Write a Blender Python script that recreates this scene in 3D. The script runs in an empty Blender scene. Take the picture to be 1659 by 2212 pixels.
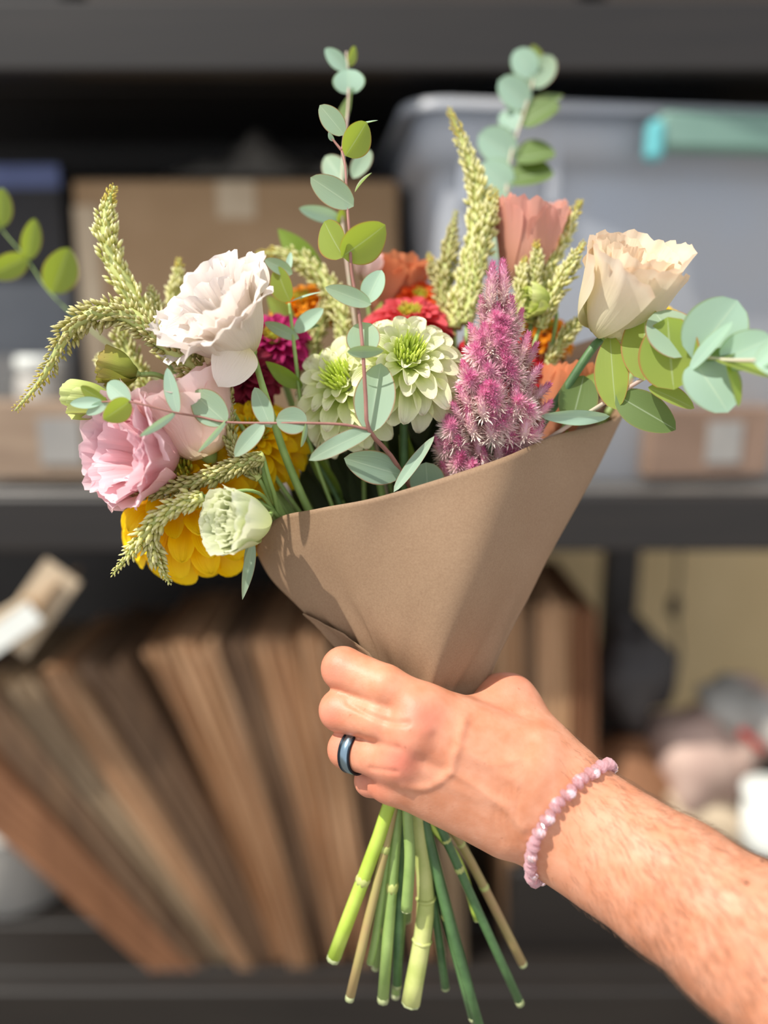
import bpy, math, random
import numpy as np
from mathutils import Vector, Matrix

# ------------------------------------------------------------ camera, sky, sun, exposure
scene = bpy.context.scene
COL = scene.collection
FPX = 1660.0
PITCH = math.radians(12)
CAM = Vector((0.0, 0.0, 1.35))
AR = Vector((1, 0, 0))
AF = Vector((0, math.cos(PITCH), -math.sin(PITCH)))
AU = Vector((0, math.sin(PITCH), math.cos(PITCH)))

cam_data = bpy.data.cameras.new('camera')
cam = bpy.data.objects.new('camera', cam_data)
COL.objects.link(cam)
cam.location = CAM
cam.rotation_euler = (math.radians(90) - PITCH, 0, 0)
cam_data.sensor_fit = 'VERTICAL'
cam_data.sensor_height = 36.0
cam_data.sensor_width = 27.0
cam_data.lens = 36.0 * FPX / 2212.0
cam_data.clip_start = 0.02
cam_data.dof.use_dof = True
cam_data.dof.focus_distance = 0.418
cam_data.dof.aperture_fstop = 1.75
scene.camera = cam

world = bpy.data.worlds.new('world')
scene.world = world
world.use_nodes = True
wn = world.node_tree
wn.nodes.clear()
w_out = wn.nodes.new('ShaderNodeOutputWorld')
w_bg = wn.nodes.new('ShaderNodeBackground')
w_bg.inputs['Color'].default_value = (0.93, 0.95, 1.0, 1)
w_bg.inputs['Strength'].default_value = 1.08
wn.links.new(w_bg.outputs[0], w_out.inputs[0])

def cdir(x, y, z):
    """direction given as right, up, towards the photographer"""
    return (AR * x + AU * y - AF * z).normalized()

SUN = cdir(-0.50, 0.74, 0.46)
sun_data = bpy.data.lights.new('sun', 'SUN')
sun_data.energy = 5.5
sun_data.angle = math.radians(0.8)
sun_data.color = (1.0, 0.95, 0.87)
sun = bpy.data.objects.new('sun', sun_data)
COL.objects.link(sun)
sun.rotation_euler = SUN.to_track_quat('Z', 'Y').to_euler()
sun.location = (-2, -2, 4)

scene.view_settings.view_transform = 'Standard'
scene.view_settings.look = 'None'
scene.view_settings.exposure = 0.0
scene.view_settings.gamma = 1.0
scene.view_settings.use_curve_mapping = False

# ------------------------------------------------------------ helpers
def P(px, py, d):
    """world point seen at a pixel, at distance d along the view axis"""
    px, py, d = float(px), float(py), float(d)
    return CAM + d * (AF + AR * ((px - 829.5) / FPX) + AU * ((1106 - py) / FPX))

def W(px, py, Y):
    """world point seen at a pixel on the upright plane y = Y"""
    r = AF + AR * ((px - 829.5) / FPX) + AU * ((1106 - py) / FPX)
    return CAM + r * (Y / r.y)

def lin(h):
    h = h.lstrip('#')
    o = []
    for i in (0, 2, 4):
        c = int(h[i:i + 2], 16) / 255
        o.append(c / 12.92 if c <= 0.04045 else ((c + 0.055) / 1.055) ** 2.4)
    return (o[0], o[1], o[2], 1.0)

ORG = {}

def thing(name, label, cat, loc, group=None):
    o = bpy.data.objects.new(name, None)
    o.empty_display_size = 0.02
    COL.objects.link(o)
    o.location = loc
    o['label'] = label
    o['category'] = cat
    if group: o['group'] = group
    ORG[o] = Vector(loc)
    return o

def mesh_of(name, verts, faces, mat, uvs=None, smooth=True):
    me = bpy.data.meshes.new(name)
    me.from_pydata([tuple(v) for v in verts], [], [tuple(int(i) for i in f) for f in faces])
    if mat is not None:
        for m in (mat if isinstance(mat, (list, tuple)) else [mat]):
            me.materials.append(m)
    if uvs is not None:
        uvl = me.uv_layers.new(name='UVMap')
        vi = np.empty(len(me.loops), dtype=np.int32)
        me.loops.foreach_get('vertex_index', vi)
        uvl.data.foreach_set('uv', np.asarray(uvs, dtype=np.float32)[vi].ravel())
    if smooth:
        me.polygons.foreach_set('use_smooth', [True] * len(me.polygons))
    me.update()
    return me

def part(name, verts, faces, mat, root=None, uvs=None, smooth=True, kind=None, label=None, loc=None):
    """one mesh from world coordinates; child of root when given"""
    if root is not None: org = ORG[root]
    elif loc is not None: org = Vector(loc)
    else: org = Vector(np.mean(np.asarray([tuple(v) for v in verts]), axis=0))
    V = np.asarray([tuple(v) for v in verts], dtype=float) - np.array(org)
    o = bpy.data.objects.new(name, mesh_of(name, V, faces, mat, uvs, smooth))
    COL.objects.link(o)
    if root is not None: o.parent = root
    else: o.location = org
    ORG[o] = Vector(org)
    if kind: o['kind'] = kind
    if label: o['label'] = label
    return o

def tag(o, label, cat, group=None):
    o['label'] = label
    o['category'] = cat
    if group: o['group'] = group
    return o

def inst(name, me, root, M):
    o = bpy.data.objects.new(name, me)
    COL.objects.link(o)
    o.parent = root
    o.matrix_basis = Matrix.Translation(-ORG[root]) @ M
    return o

def basis(x, y, z, o, s=(1, 1, 1)):
    M = Matrix.Identity(4)
    for i, (a, k) in enumerate(((x, s[0]), (y, s[1]), (z, s[2]))):
        for j in range(3): M[j][i] = a[j] * k
    for j in range(3): M[j][3] = o[j]
    return M

def frame(axis, ref=None):
    z = Vector(axis).normalized()
    ref = ref or (Vector((0, 0, 1)) if abs(z.z) < 0.9 else Vector((1, 0, 0)))
    x = ref.cross(z).normalized()
    return x, z.cross(x), z

class MB:
    def __init__(s): s.v, s.f, s.u, s.n = [], [], [], 0
    def add(s, v, f, u=None):
        v = np.asarray([tuple(a) for a in v], dtype=float)
        s.v.append(v)
        s.f.extend([tuple(int(i) + s.n for i in q) for q in f])
        s.u.append(np.asarray(u, dtype=float) if u is not None else np.zeros((len(v), 2)))
        s.n += len(v)
        return s
    def part(s, name, mat, root=None, **k):
        return part(name, np.vstack(s.v), s.f, mat, root, uvs=np.vstack(s.u), **k)
    def mesh(s, name, mat, smooth=True):
        return mesh_of(name, np.vstack(s.v), s.f, mat, np.vstack(s.u), smooth)

def grid(fn, nu, nv, wrap=False):
    U, V = np.meshgrid(np.linspace(0, 1, nu + 1), np.linspace(0, 1, nv + 1))
    U, V = U.ravel(), V.ravel()
    pts = fn(U, V)
    f = []
    for j in range(nv):
        for i in range(nu):
            a = j * (nu + 1) + i
            f.append((a, a + 1, a + nu + 2, a + nu + 1))
    return pts, f, np.stack([U, V], 1)

def crom(pts, n):
    """smooth resampling of a polyline of any dimension"""
    p = [np.array(q, dtype=float) for q in pts]
    if len(p) == 2:
        return [p[0] + (p[1] - p[0]) * t for t in np.linspace(0, 1, n)]
    p = [2 * p[0] - p[1]] + p + [2 * p[-1] - p[-2]]
    m = len(p) - 3
    out = []
    for k in range(n):
        s = k / (n - 1) * m
        i = min(int(s), m - 1)
        t = s - i
        a, b, c, d = p[i:i + 4]
        out.append(0.5 * (2 * b + (c - a) * t + (2 * a - 5 * b + 4 * c - d) * t * t + (3 * b - a - 3 * c + d) * t ** 3))
    return out

def tube(pts, rad, n=8, cap=True):
    pts = [Vector(p) for p in pts]
    m = len(pts)
    if not hasattr(rad, '__len__'): rad = [rad] * m
    v, f, u = [], [], []
    t0 = (pts[1] - pts[0]).normalized()
    x, y, _ = frame(t0)
    for i, p in enumerate(pts):
        t = (pts[min(i + 1, m - 1)] - pts[max(i - 1, 0)]).normalized()
        x = (x - t * x.dot(t)).normalized()
        y = t.cross(x)
        for k in range(n):
            a = 2 * math.pi * k / n
            v.append(p + (x * math.cos(a) + y * math.sin(a)) * rad[i])
            u.append((k / n, i / (m - 1)))
    for i in range(m - 1):
        for k in range(n):
            f.append((i * n + k, i * n + (k + 1) % n, (i + 1) * n + (k + 1) % n, (i + 1) * n + k))
    if cap:
        f.append(tuple(range(n - 1, -1, -1)))
        f.append(tuple((m - 1) * n + k for k in range(n)))
    return v, f, u

def box(c, s, R=None, bev=0.0):
    """bevelled box: eight corners cut to 24 vertices"""
    c = Vector(c)
    v, idx = [], {}
    b = min(bev, min(s) * 0.45)
    h = [k / 2 for k in s]
    for sx in (-1, 1):
        for sy in (-1, 1):
            for sz in (-1, 1):
                for ax in range(3):
                    q = [sx * (h[0] - b), sy * (h[1] - b), sz * (h[2] - b)]
                    q[ax] = (sx, sy, sz)[ax] * h[ax]
                    idx[(sx, sy, sz, ax)] = len(v)
                    q = Vector(q)
                    v.append(c + (R @ q if R else q))
    f = []
    for ax in range(3):
        a1, a2 = (ax + 1) % 3, (ax + 2) % 3
        for s0 in (-1, 1):
            q = []
            for (p1, p2) in ((-1, -1), (1, -1), (1, 1), (-1, 1)):
                k = [0, 0, 0]; k[ax] = s0; k[a1] = p1; k[a2] = p2
                q.append(idx[(k[0], k[1], k[2], ax)])
            f.append(q if s0 > 0 else q[::-1])
        for p1 in (-1, 1):
            for p2 in (-1, 1):
                q = []
                for (s0, w) in ((-1, a1), (1, a1), (1, a2), (-1, a2)):
                    k = [0, 0, 0]; k[ax] = s0; k[a1] = p1; k[a2] = p2
                    q.append(idx[(k[0], k[1], k[2], w)])
                f.append(q if p1 * p2 > 0 else q[::-1])
    for sx in (-1, 1):
        for sy in (-1, 1):
            for sz in (-1, 1):
                q = [idx[(sx, sy, sz, a)] for a in range(3)]
                f.append(q if sx * sy * sz > 0 else q[::-1])
    return v, f

# ------------------------------------------------------------ materials
def new_mat(name):
    m = bpy.data.materials.new(name)
    m.use_nodes = True
    nt = m.node_tree
    return m, nt, nt.nodes, nt.links, nt.nodes['Principled BSDF']

def mixc(nt, fac, a, b, mode='MIX'):
    n = nt.nodes.new('ShaderNodeMix'); n.data_type = 'RGBA'; n.blend_type = mode
    for s, val in ((0, fac), (6, a), (7, b)):
        if isinstance(val, bpy.types.NodeSocket): nt.links.new(val, n.inputs[s])
        else: n.inputs[s].default_value = val
    return n.outputs[2]

def noise(nt, scale, detail=4, coord='Object', rough=0.55, stretch=None):
    tc = nt.nodes.new('ShaderNodeTexCoord')
    src = tc.outputs[coord]
    if stretch:
        mp = nt.nodes.new('ShaderNodeMapping'); mp.inputs['Scale'].default_value = stretch
        nt.links.new(src, mp.inputs[0]); src = mp.outputs[0]
    n = nt.nodes.new('ShaderNodeTexNoise')
    n.inputs['Scale'].default_value = scale; n.inputs['Detail'].default_value = detail
    n.inputs['Roughness'].default_value = rough
    nt.links.new(src, n.inputs['Vector'])
    return n.outputs[0]

def ramp(nt, fac, stops):
    r = nt.nodes.new('ShaderNodeValToRGB')
    e = r.color_ramp.elements
    while len(e) < len(stops): e.new(0.5)
    for k, (p, c) in enumerate(stops):
        e[k].position = p; e[k].color = c
    nt.links.new(fac, r.inputs[0])
    return r.outputs[0]

def bump(nt, bs, height, strength=0.3, dist=0.001):
    b = nt.nodes.new('ShaderNodeBump')
    b.inputs['Strength'].default_value = strength; b.inputs['Distance'].default_value = dist
    nt.links.new(height, b.inputs['Height'])
    nt.links.new(b.outputs[0], bs.inputs['Normal'])
    return b

def plain(name, a, b=None, rough=0.6, scale=30, metal=0.0, bmp=0.0, bdist=0.001, stretch=None, lo=0.35, hi=0.65):
    m, nt, nd, lk, bs = new_mat(name)
    bs.inputs['Roughness'].default_value = rough
    bs.inputs['Metallic'].default_value = metal
    nz = noise(nt, scale, 5, stretch=stretch)
    lk.new(ramp(nt, nz, [(lo, lin(a)), (hi, lin(b or a))]), bs.inputs['Base Color'])
    if bmp: bump(nt, bs, nz, bmp, bdist)
    return m

def thin(name, stops, trans=0.4, tcol=None, rough=0.5, vein=0.0, edge=None, scale=60, spec=0.3, tsat=1.0):
    """petal or leaf: colour runs along uv.y from base to tip, light passes through"""
    m, nt, nd, lk, bs = new_mat(name)
    uv = nd.new('ShaderNodeUVMap')
    sp = nd.new('ShaderNodeSeparateXYZ'); lk.new(uv.outputs[0], sp.inputs[0])
    nz = noise(nt, scale, 3)
    ad = nd.new('ShaderNodeMath'); ad.operation = 'MULTIPLY_ADD'
    lk.new(nz, ad.inputs[0]); ad.inputs[1].default_value = 0.25
    sb = nd.new('ShaderNodeMath'); sb.operation = 'SUBTRACT'; lk.new(sp.outputs[1], sb.inputs[0]); sb.inputs[1].default_value = 0.125
    lk.new(sb.outputs[0], ad.inputs[2])
    col = ramp(nt, ad.outputs[0], [(p, lin(c)) for p, c in stops])
    # slight difference from one piece to the next
    oi = nd.new('ShaderNodeObjectInfo')
    mr = nd.new('ShaderNodeMapRange'); lk.new(oi.outputs['Random'], mr.inputs[0])
    mr.inputs['To Min'].default_value = 0.88; mr.inputs['To Max'].default_value = 1.08
    hs = nd.new('ShaderNodeHueSaturation'); lk.new(col, hs.inputs['Color']); lk.new(mr.outputs[0], hs.inputs['Value'])
    col = hs.outputs[0]
    if edge:
        e = nd.new('ShaderNodeMath'); e.operation = 'SUBTRACT'; lk.new(sp.outputs[0], e.inputs[0]); e.inputs[1].default_value = 0.5
        ab = nd.new('ShaderNodeMath'); ab.operation = 'ABSOLUTE'; lk.new(e.outputs[0], ab.inputs[0])
        gt = nd.new('ShaderNodeMapRange'); lk.new(ab.outputs[0], gt.inputs[0])
        gt.inputs['From Min'].default_value = 0.455; gt.inputs['From Max'].default_value = 0.49
        col = mixc(nt, gt.outputs[0], col, lin(edge))
        # pale midrib
        rb = nd.new('ShaderNodeMapRange'); lk.new(ab.outputs[0], rb.inputs[0])
        rb.inputs['From Min'].default_value = 0.028; rb.inputs['From Max'].default_value = 0.0
        rb.inputs['To Max'].default_value = 0.35
        col = mixc(nt, rb.outputs[0], col, lin('d8e6c8'))
    lk.new(col, bs.inputs['Base Color'])
    bs.inputs['Roughness'].default_value = rough
    bs.inputs['Specular IOR Level'].default_value = spec
    if vein:
        wv = nd.new('ShaderNodeTexNoise'); wv.inputs['Scale'].default_value = 1.0; wv.inputs['Detail'].default_value = 2
        mp = nd.new('ShaderNodeMapping'); mp.inputs['Scale'].default_value = (26, 2.2, 1)
        lk.new(uv.outputs[0], mp.inputs[0]); lk.new(mp.outputs[0], wv.inputs['Vector'])
        bump(nt, bs, wv.outputs[0], vein, 0.001)
    tr = nd.new('ShaderNodeBsdfTranslucent')
    if tcol: tc = mixc(nt, 0.75, col, lin(tcol))
    else: tc = col
    lk.new(tc, tr.inputs[0])
    mx = nd.new('ShaderNodeMixShader'); mx.inputs[0].default_value = trans
    lk.new(bs.outputs[0], mx.inputs[1]); lk.new(tr.outputs[0], mx.inputs[2])
    lk.new(mx.outputs[0], nd['Material Output'].inputs[0])
    return m
# ------------------------------------------------------------ the place: floor, wall, rack
M_floor = plain('concrete', '6d6862', '7d776f', 0.9, 6, bmp=0.2)
M_wall = plain('beige_plaster', 'd6bc8c', 'e0c696', 0.9, 4, bmp=0.05)
M_black = plain('black_metal', '2a2623', '332e2a', 0.55, 8)
M_blackw = plain('black_board', '191512', '1f1a16', 0.5, 12, stretch=(0.4, 4, 4))
M_board = plain('dark_shelf_board', '55524f', '6a6560', 0.42, 14, stretch=(1, 6, 6), bmp=0.05)
M_card = plain('cardboard', '9c7e5c', 'a88a68', 0.85, 9, bmp=0.1)
M_cardl = plain('pale_cardboard', 'b9a488', 'c9b79c', 0.85, 9)
M_kraft = plain('kraft_bag_paper', 'a8835f', 'bd9875', 0.8, 5, bmp=0.15, stretch=(8, 8, 1))
M_kraft2 = plain('orange_kraft_bag_paper', '7a5236', '8a5f40', 0.8, 5, bmp=0.15, stretch=(8, 8, 1))
M_kraft3 = plain('dark_kraft_bag_paper', '6e5642', '84684e', 0.8, 5, bmp=0.15, stretch=(8, 8, 1))
M_kraft4 = plain('grey_kraft_bag_paper', '8f7a60', 'a08b70', 0.8, 5, bmp=0.15, stretch=(8, 8, 1))
M_mauve = plain('mauve_paper', 'b09488', 'c0a698', 0.8, 12, bmp=0.3)
M_greyp = plain('grey_plastic', '8e8b86', '9b9790', 0.5, 12)
M_ltgrey = plain('light_grey_plastic', 'a8a59e', 'b4b0a8', 0.5, 12)
M_whitep = plain('white_plastic', 'd8dcd6', 'e6e8e0', 0.4, 12)
M_red = plain('red_tape', '8a2018', '9c2a20', 0.5, 12)
M_teal = plain('teal_latch_plastic', '6f9082', '7a9a8c', 0.4, 12)
M_tealb = plain('bright_teal_clip', '5fb0b4', '6abcc0', 0.35, 12)
M_blue = plain('blue_box_print', '5a6590', '6a76a4', 0.5, 12)
M_film = plain('crumpled_grey_film', '66625c', '837e76', 0.35, 22, bmp=0.6, bdist=0.01)
M_bagblack = plain('black_bag_fabric', '2e2a2a', '3b3634', 0.6, 18, bmp=0.4)

def struct(name, v, f, m):
    o = part(name, v, f, m, smooth=False)
    o['kind'] = 'structure'
    return o

v, f = box((0.1, 1.0, -0.05), (7, 5.6, 0.1)); struct('floor', v, f, M_floor)
v, f = box((0.1, 2.25, 1.3), (7, 0.1, 2.6)); struct('wall_back', v, f, M_wall)
v, f = box((0.1, 2.19, 0.06), (7, 0.02, 0.12)); struct('baseboard_back', v, f, M_blackw)

YF, YB = 1.12, 1.70          # front and back of the rack
Z1 = W(800, 1062, YF).z      # middle shelf, top face
Z0 = W(800, 2112, YF).z      # lowest shelf
Z2 = W(800, 168, YF).z + 0.055       # underside of the top shelf
XL, XR = -1.5, 1.25
rack = thing('shelving_rack', 'black shelving rack with three deep shelves behind the bouquet', 'shelving', (0, YF, 0))
def rack_part(name, x0, x1, y0, y1, z0, z1, mat, bev=0.004):
    v, f = box(((x0 + x1) / 2, (y0 + y1) / 2, (z0 + z1) / 2), (x1 - x0, y1 - y0, z1 - z0), bev=bev)
    return part(name, v, f, mat, rack, smooth=False)
for zt, tk in ((Z0, 0.03), (Z1, 0.03), (Z2 + 0.03, 0.03)):
    nb = 5
    for k in range(nb):      # boards run along the shelf with thin gaps
        y0 = YF + 0.012 + (YB - YF - 0.02) * k / nb
        rack_part('shelf_board', XL, XR, y0, y0 + (YB - YF - 0.02) / nb - 0.004, zt - tk, zt, M_board if abs(zt - Z1) < 0.01 else M_blackw, 0.003)
    rack_part('front_beam', XL, XR, YF - 0.025, YF + 0.012, zt - 0.085, zt - 0.002, M_blackw)
    rack_part('back_beam', XL, XR, YB - 0.005, YB + 0.03, zt - 0.085, zt - 0.002, M_blackw)
xp = W(1335, 1300, YB - 0.03).x
for x0 in (XL, XR):
    rack_part('post', x0 - 0.05, x0, YF - 0.02, YF + 0.04, 0, 2.3, M_black)
    rack_part('post', x0 - 0.05, x0, YB - 0.02, YB + 0.04, 0, 2.3, M_black)
rack_part('post', xp - 0.036, xp + 0.036, YB - 0.06, YB - 0.008, 0, 2.3, M_black)
rack_part('added_shade_panel', XL, XR, YB + 0.031, YB + 0.04, Z1 - 0.08, Z2 + 0.9, M_blackw)  # dark panel added to deepen the shade behind the upper shelves
rack_part('added_shade_panel', XL, W(1000, 1300, YB).x, YB + 0.031, YB + 0.04, Z0, Z1 - 0.082, M_blackw)  # same added dark panel, for the shade at lower left
# things on the top shelf are only seen as dark shapes
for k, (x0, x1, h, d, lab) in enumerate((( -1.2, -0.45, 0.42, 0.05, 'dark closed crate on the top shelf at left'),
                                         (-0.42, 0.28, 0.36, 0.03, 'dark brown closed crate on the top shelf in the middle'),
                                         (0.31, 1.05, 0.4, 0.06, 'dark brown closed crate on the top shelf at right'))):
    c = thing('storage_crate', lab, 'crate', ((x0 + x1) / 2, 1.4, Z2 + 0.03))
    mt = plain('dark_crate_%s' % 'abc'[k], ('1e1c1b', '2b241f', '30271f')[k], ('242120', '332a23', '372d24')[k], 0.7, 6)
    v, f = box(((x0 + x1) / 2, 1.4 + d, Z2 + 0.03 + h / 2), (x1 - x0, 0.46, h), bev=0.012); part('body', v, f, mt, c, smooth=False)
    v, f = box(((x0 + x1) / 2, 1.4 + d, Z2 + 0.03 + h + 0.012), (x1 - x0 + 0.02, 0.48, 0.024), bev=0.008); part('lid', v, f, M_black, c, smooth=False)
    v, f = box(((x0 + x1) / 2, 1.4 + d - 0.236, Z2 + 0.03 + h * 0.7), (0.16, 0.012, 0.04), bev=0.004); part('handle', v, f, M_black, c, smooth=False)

# ------------------------------------------------------------ things on the middle shelf
def pxbox(x0, y0, x1, y1, Y, dep, zb=None):
    """centre and size of an upright box whose front shows these pixel bounds at plane Y"""
    xm, ym = (x0 + x1) / 2, (y0 + y1) / 2
    a, b = W(x0, ym, Y).x, W(x1, ym, Y).x
    zt = W(xm, y0, Y).z
    z0 = W(xm, y1, Y).z if zb is None else zb
    return Vector(((a + b) / 2, Y + dep / 2, (zt + z0) / 2)), Vector((b - a, dep, zt - z0))

def rrect(hx, hy, r, n=5):
    pts = []
    for cx, cy, a0 in ((hx - r, hy - r, 0), (-hx + r, hy - r, 90), (-hx + r, -hy + r, 180), (hx - r, -hy + r, 270)):
        for k in range(n + 1):
            a = math.radians(a0 + 90 * k / n)
            pts.append((cx + r * math.cos(a), cy + r * math.sin(a)))
    return pts

def loft(rings, cap0=True, cap1=False):
    n = len(rings[0]); v = [p for r in rings for p in r]; f = []
    for j in range(len(rings) - 1):
        for i in range(n):
            f.append((j * n + i, j * n + (i + 1) % n, (j + 1) * n + (i + 1) % n, (j + 1) * n + i))
    if cap0: f.append(tuple(range(n - 1, -1, -1)))
    if cap1: f.append(tuple((len(rings) - 1) * n + k for k in range(n)))
    return v, f

# cardboard box at left
c, s = pxbox(140, 388, 862, 1, 1.30, 0.22, Z1)
b = thing('cardboard_box', 'large plain tan cardboard box on the middle shelf behind the white flower', 'box', (c.x, c.y, Z1))
v, f = box(c, s, bev=0.004); part('body', v, f, M_card, b, smooth=False)
v, f = box(c + Vector((0, -0.02, s.z / 2 + 0.004)), (s.x, s.y * 0.48, 0.005), Matrix.Rotation(0.05, 3, 'X')); part('flap', v, f, M_card, b, smooth=False)
v, f = box(c + Vector((0, -s.y / 2 - 0.0012, s.z / 2 - 0.03)), (0.06, 0.001, 0.055)); part('tape', v, f, M_cardl, b, smooth=False)
v, f = box(c + Vector((-s.x / 2 + 0.018, -s.y / 2 - 0.002, -0.02)), (0.036, 0.004, s.z - 0.04)); part('corner_strip', v, f, M_cardl, b, smooth=False, label='pale strip up the corner')
# crumpled film on the box
def crumple(x0, x1, y0, y1, z, amp, seed, nx=22, ny=8, prof=None):
    rng = np.random.RandomState(seed); ph = rng.rand(6) * 6.28
    def fn(U, V):
        X = x0 + (x1 - x0) * U; Y = y0 + (y1 - y0) * V
        e = np.sin(np.pi * U) ** 0.5 * np.sin(np.pi * V) ** 0.5
        h = amp * e * (0.6 + 0.25 * np.sin(9 * U + ph[0]) + 0.2 * np.sin(17 * U + 5 * V + ph[1]) + 0.12 * np.sin(31 * U - 9 * V + ph[2]) + 0.15 * np.abs(np.sin(23 * U + 13 * V + ph[3])))
        if prof is not None: h = h * prof(U)
        return np.stack([X, Y, z + h], 1)
    return grid(fn, nx, ny)
ztop = c.z + s.z / 2 + 0.012
v, f, u = crumple(W(330, 380, 1.3).x, W(760, 380, 1.3).x, 1.33, 1.52, ztop, 0.075, 3)
tag(part('plastic_film', v, f, M_film), 'crumpled dark grey plastic film lying on the large cardboard box', 'film')
# items at the far left
c, s = pxbox(-150, 600, 128, 1, 1.34, 0.26, Z1)
b = thing('drawer_box', 'grey plastic drawer box at the left end of the middle shelf', 'box', (c.x, c.y, Z1))
v, f = box(c, s, bev=0.01); part('body', v, f, plain('dusty_blue_grey', '676b70', '74777b', 0.6, 7), b, smooth=False)
v, f = box(c + Vector((0, -s.y / 2 - 0.004, -0.015)), (s.x * 0.9, 0.008, 0.10), bev=0.003); dr = part('drawer', v, f, M_greyp, b, smooth=False)
v, f = box(c + Vector((0.02, -s.y / 2 - 0.014, -0.015)), (0.07, 0.012, 0.012), bev=0.003); part('handle', v, f, M_ltgrey, dr, smooth=False)
zt = c.z + s.z / 2
c2, s2 = pxbox(-130, 352, 112, 1, 1.40, 0.18, zt)
b = thing('printed_box', 'dark box with a blue printed band, on the grey drawer box at left', 'box', (c2.x, c2.y, zt))
v, f = box(c2, s2, bev=0.003); part('body', v, f, plain('near_black_card', '2f2e30', '3a3838', 0.7, 5), b, smooth=False)
v, f = box(c2 + Vector((0, -s2.y / 2 - 0.001, s2.z / 2 - 0.022)), (s2.x, 0.002, 0.036)); part('printed_band', v, f, M_blue, b, smooth=False)
def lathe(c, prof, n=20):
    rings = [[(c[0] + r * math.cos(2 * math.pi * k / n), c[1] + r * math.sin(2 * math.pi * k / n), c[2] + z) for k in range(n)] for r, z in prof]
    return loft(rings, True, True)
jp = W(80, 760, 1.24)
j = thing('jar', 'small pale jar with a lid, in front of the grey drawer box', 'jar', (jp.x, 1.24, Z1))
v, f = lathe((jp.x, 1.24, Z1), [(0.032, 0), (0.036, 0.01), (0.036, 0.15), (0.03, 0.17)]); part('body', v, f, M_ltgrey, j)
v, f = lathe((jp.x, 1.24, Z1 + 0.171), [(0.034, 0), (0.034, 0.02), (0.03, 0.025)]); part('lid', v, f, M_whitep, j)
def slab(name, label, cat, x0, y0, x1, y1, Y, dep, mat, mat2=None, rot=0, grp=None):
    c, s = pxbox(x0, y0, x1, y1, Y, dep)
    s.z = max(s.z, 0.012)
    c.z = max(c.z, Z1 + s.z / 2)
    t = thing(name, label, cat, (c.x, c.y, c.z - s.z / 2), grp)
    R = Matrix.Rotation(rot, 3, 'Z')
    v, f = box(c, s, R, bev=0.003); part('body', v, f, mat, t, smooth=False)
    if mat2:
        v, f = box(c + R @ Vector((s.x * 0.1, -s.y / 2 - 0.002, 0)), (s.x * 0.28, 0.003, s.z * 0.6), R); part('label_patch', v, f, mat2, t, smooth=False)
    return t
slab('wooden_tray', 'brown wooden tray lying at the left on the middle shelf', 'tray', -60, 868, 255, 1035, 1.15, 0.07, plain('dull_brown_wood', '8a7460', '9a846e', 0.7, 8, stretch=(1, 9, 9)), M_greyp, 0.04)
slab('flat_box', 'flat grey box lying on the shelf below the pink flowers', 'box', 262, 940, 560, 1040, 1.24, 0.16, M_greyp, M_cardl, -0.06)
slab('paper_parcel', 'brown paper parcel on the shelf at the right behind the large leaves', 'parcel', 1385, 880, 1665, 1030, 1.17, 0.14, plain('parcel_paper', '77604f', '8f7563', 0.8, 9, bmp=0.4), M_greyp, 0.12)
slab('paper_parcel', 'greyer flat parcel beside the right edge of the paper cone', 'parcel', 1200, 965, 1372, 1035, 1.2, 0.12, plain('grey_parcel_paper', '77706c', '8b817a', 0.8, 9, bmp=0.4), None, -0.05)

# clear storage bin
M_bin, nt, nd, lk, bs = new_mat('frosted_plastic')
nz = noise(nt, 3, 3)
lk.new(ramp(nt, nz, [(0.3, lin('cdd3dc')), (0.7, lin('d4d0cb'))]), bs.inputs['Base Color'])
bs.inputs['Roughness'].default_value = 0.35
tr = nd.new('ShaderNodeBsdfTransparent'); tr.inputs[0].default_value = (0.9, 0.92, 0.95, 1)
tl = nd.new('ShaderNodeBsdfTranslucent'); tl.inputs[0].default_value = lin('aebfd2')
m1 = nd.new('ShaderNodeMixShader'); m1.inputs[0].default_value = 0.3
m2 = nd.new('ShaderNodeMixShader'); m2.inputs[0].default_value = 0.22
lk.new(bs.outputs[0], m1.inputs[1]); lk.new(tl.outputs[0], m1.inputs[2])
lk.new(m1.outputs[0], m2.inputs[1]); lk.new(tr.outputs[0], m2.inputs[2]); lk.new(m2.outputs[0], nd['Material Output'].inputs[0])
zr = W(1100, 245, 1.17).z
cx = W(905, 500, 1.17).x + 0.395
BR = Matrix.Rotation(math.radians(6), 3, 'Z')
bc = Vector((cx, 1.40, 0))
bn = thing('storage_bin', 'large frosted clear plastic storage bin on the middle shelf at right', 'storage bin', (cx, 1.40, Z1))
def ring(hx, hy, r, z): return [bc + BR @ Vector((x, y, 0)) + Vector((0, 0, z)) for x, y in rrect(hx, hy, r)]
H = zr - Z1
prof = [(0.36, 0.20, 0), (0.365, 0.205, 0.01), (0.405, 0.225, H * 0.80), (0.405, 0.225, H * 0.86), (0.425, 0.24, H * 0.87), (0.425, 0.24, H)]
v, f = loft([ring(a, b_, 0.05, Z1 + z) for a, b_, z in prof] + [ring(0.418, 0.233, 0.05, Z1 + H), ring(0.398, 0.218, 0.05, Z1 + H * 0.8), ring(0.355, 0.195, 0.05, Z1 + 0.012)], True, True)
part('body', v, f, M_bin, bn)
v, f = loft([ring(0.448, 0.262, 0.06, Z1 + H - 0.012), ring(0.448, 0.262, 0.06, Z1 + H), ring(0.418, 0.235, 0.05, Z1 + H + 0.004), ring(0.418, 0.235, 0.05, Z1 + H - 0.008)], False, False)
part('rim', v, f, M_bin, bn)
for k in range(7):
    xx = -0.36 + k * 0.125
    if k in (2, 3): continue
    v, f = box(bc + BR @ Vector((xx, -0.232, 0)) + Vector((0, 0, Z1 + H * 0.86)), (0.016, 0.018, H * 0.2), BR, bev=0.003); part('rib', v, f, M_bin, bn, smooth=False)
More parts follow.
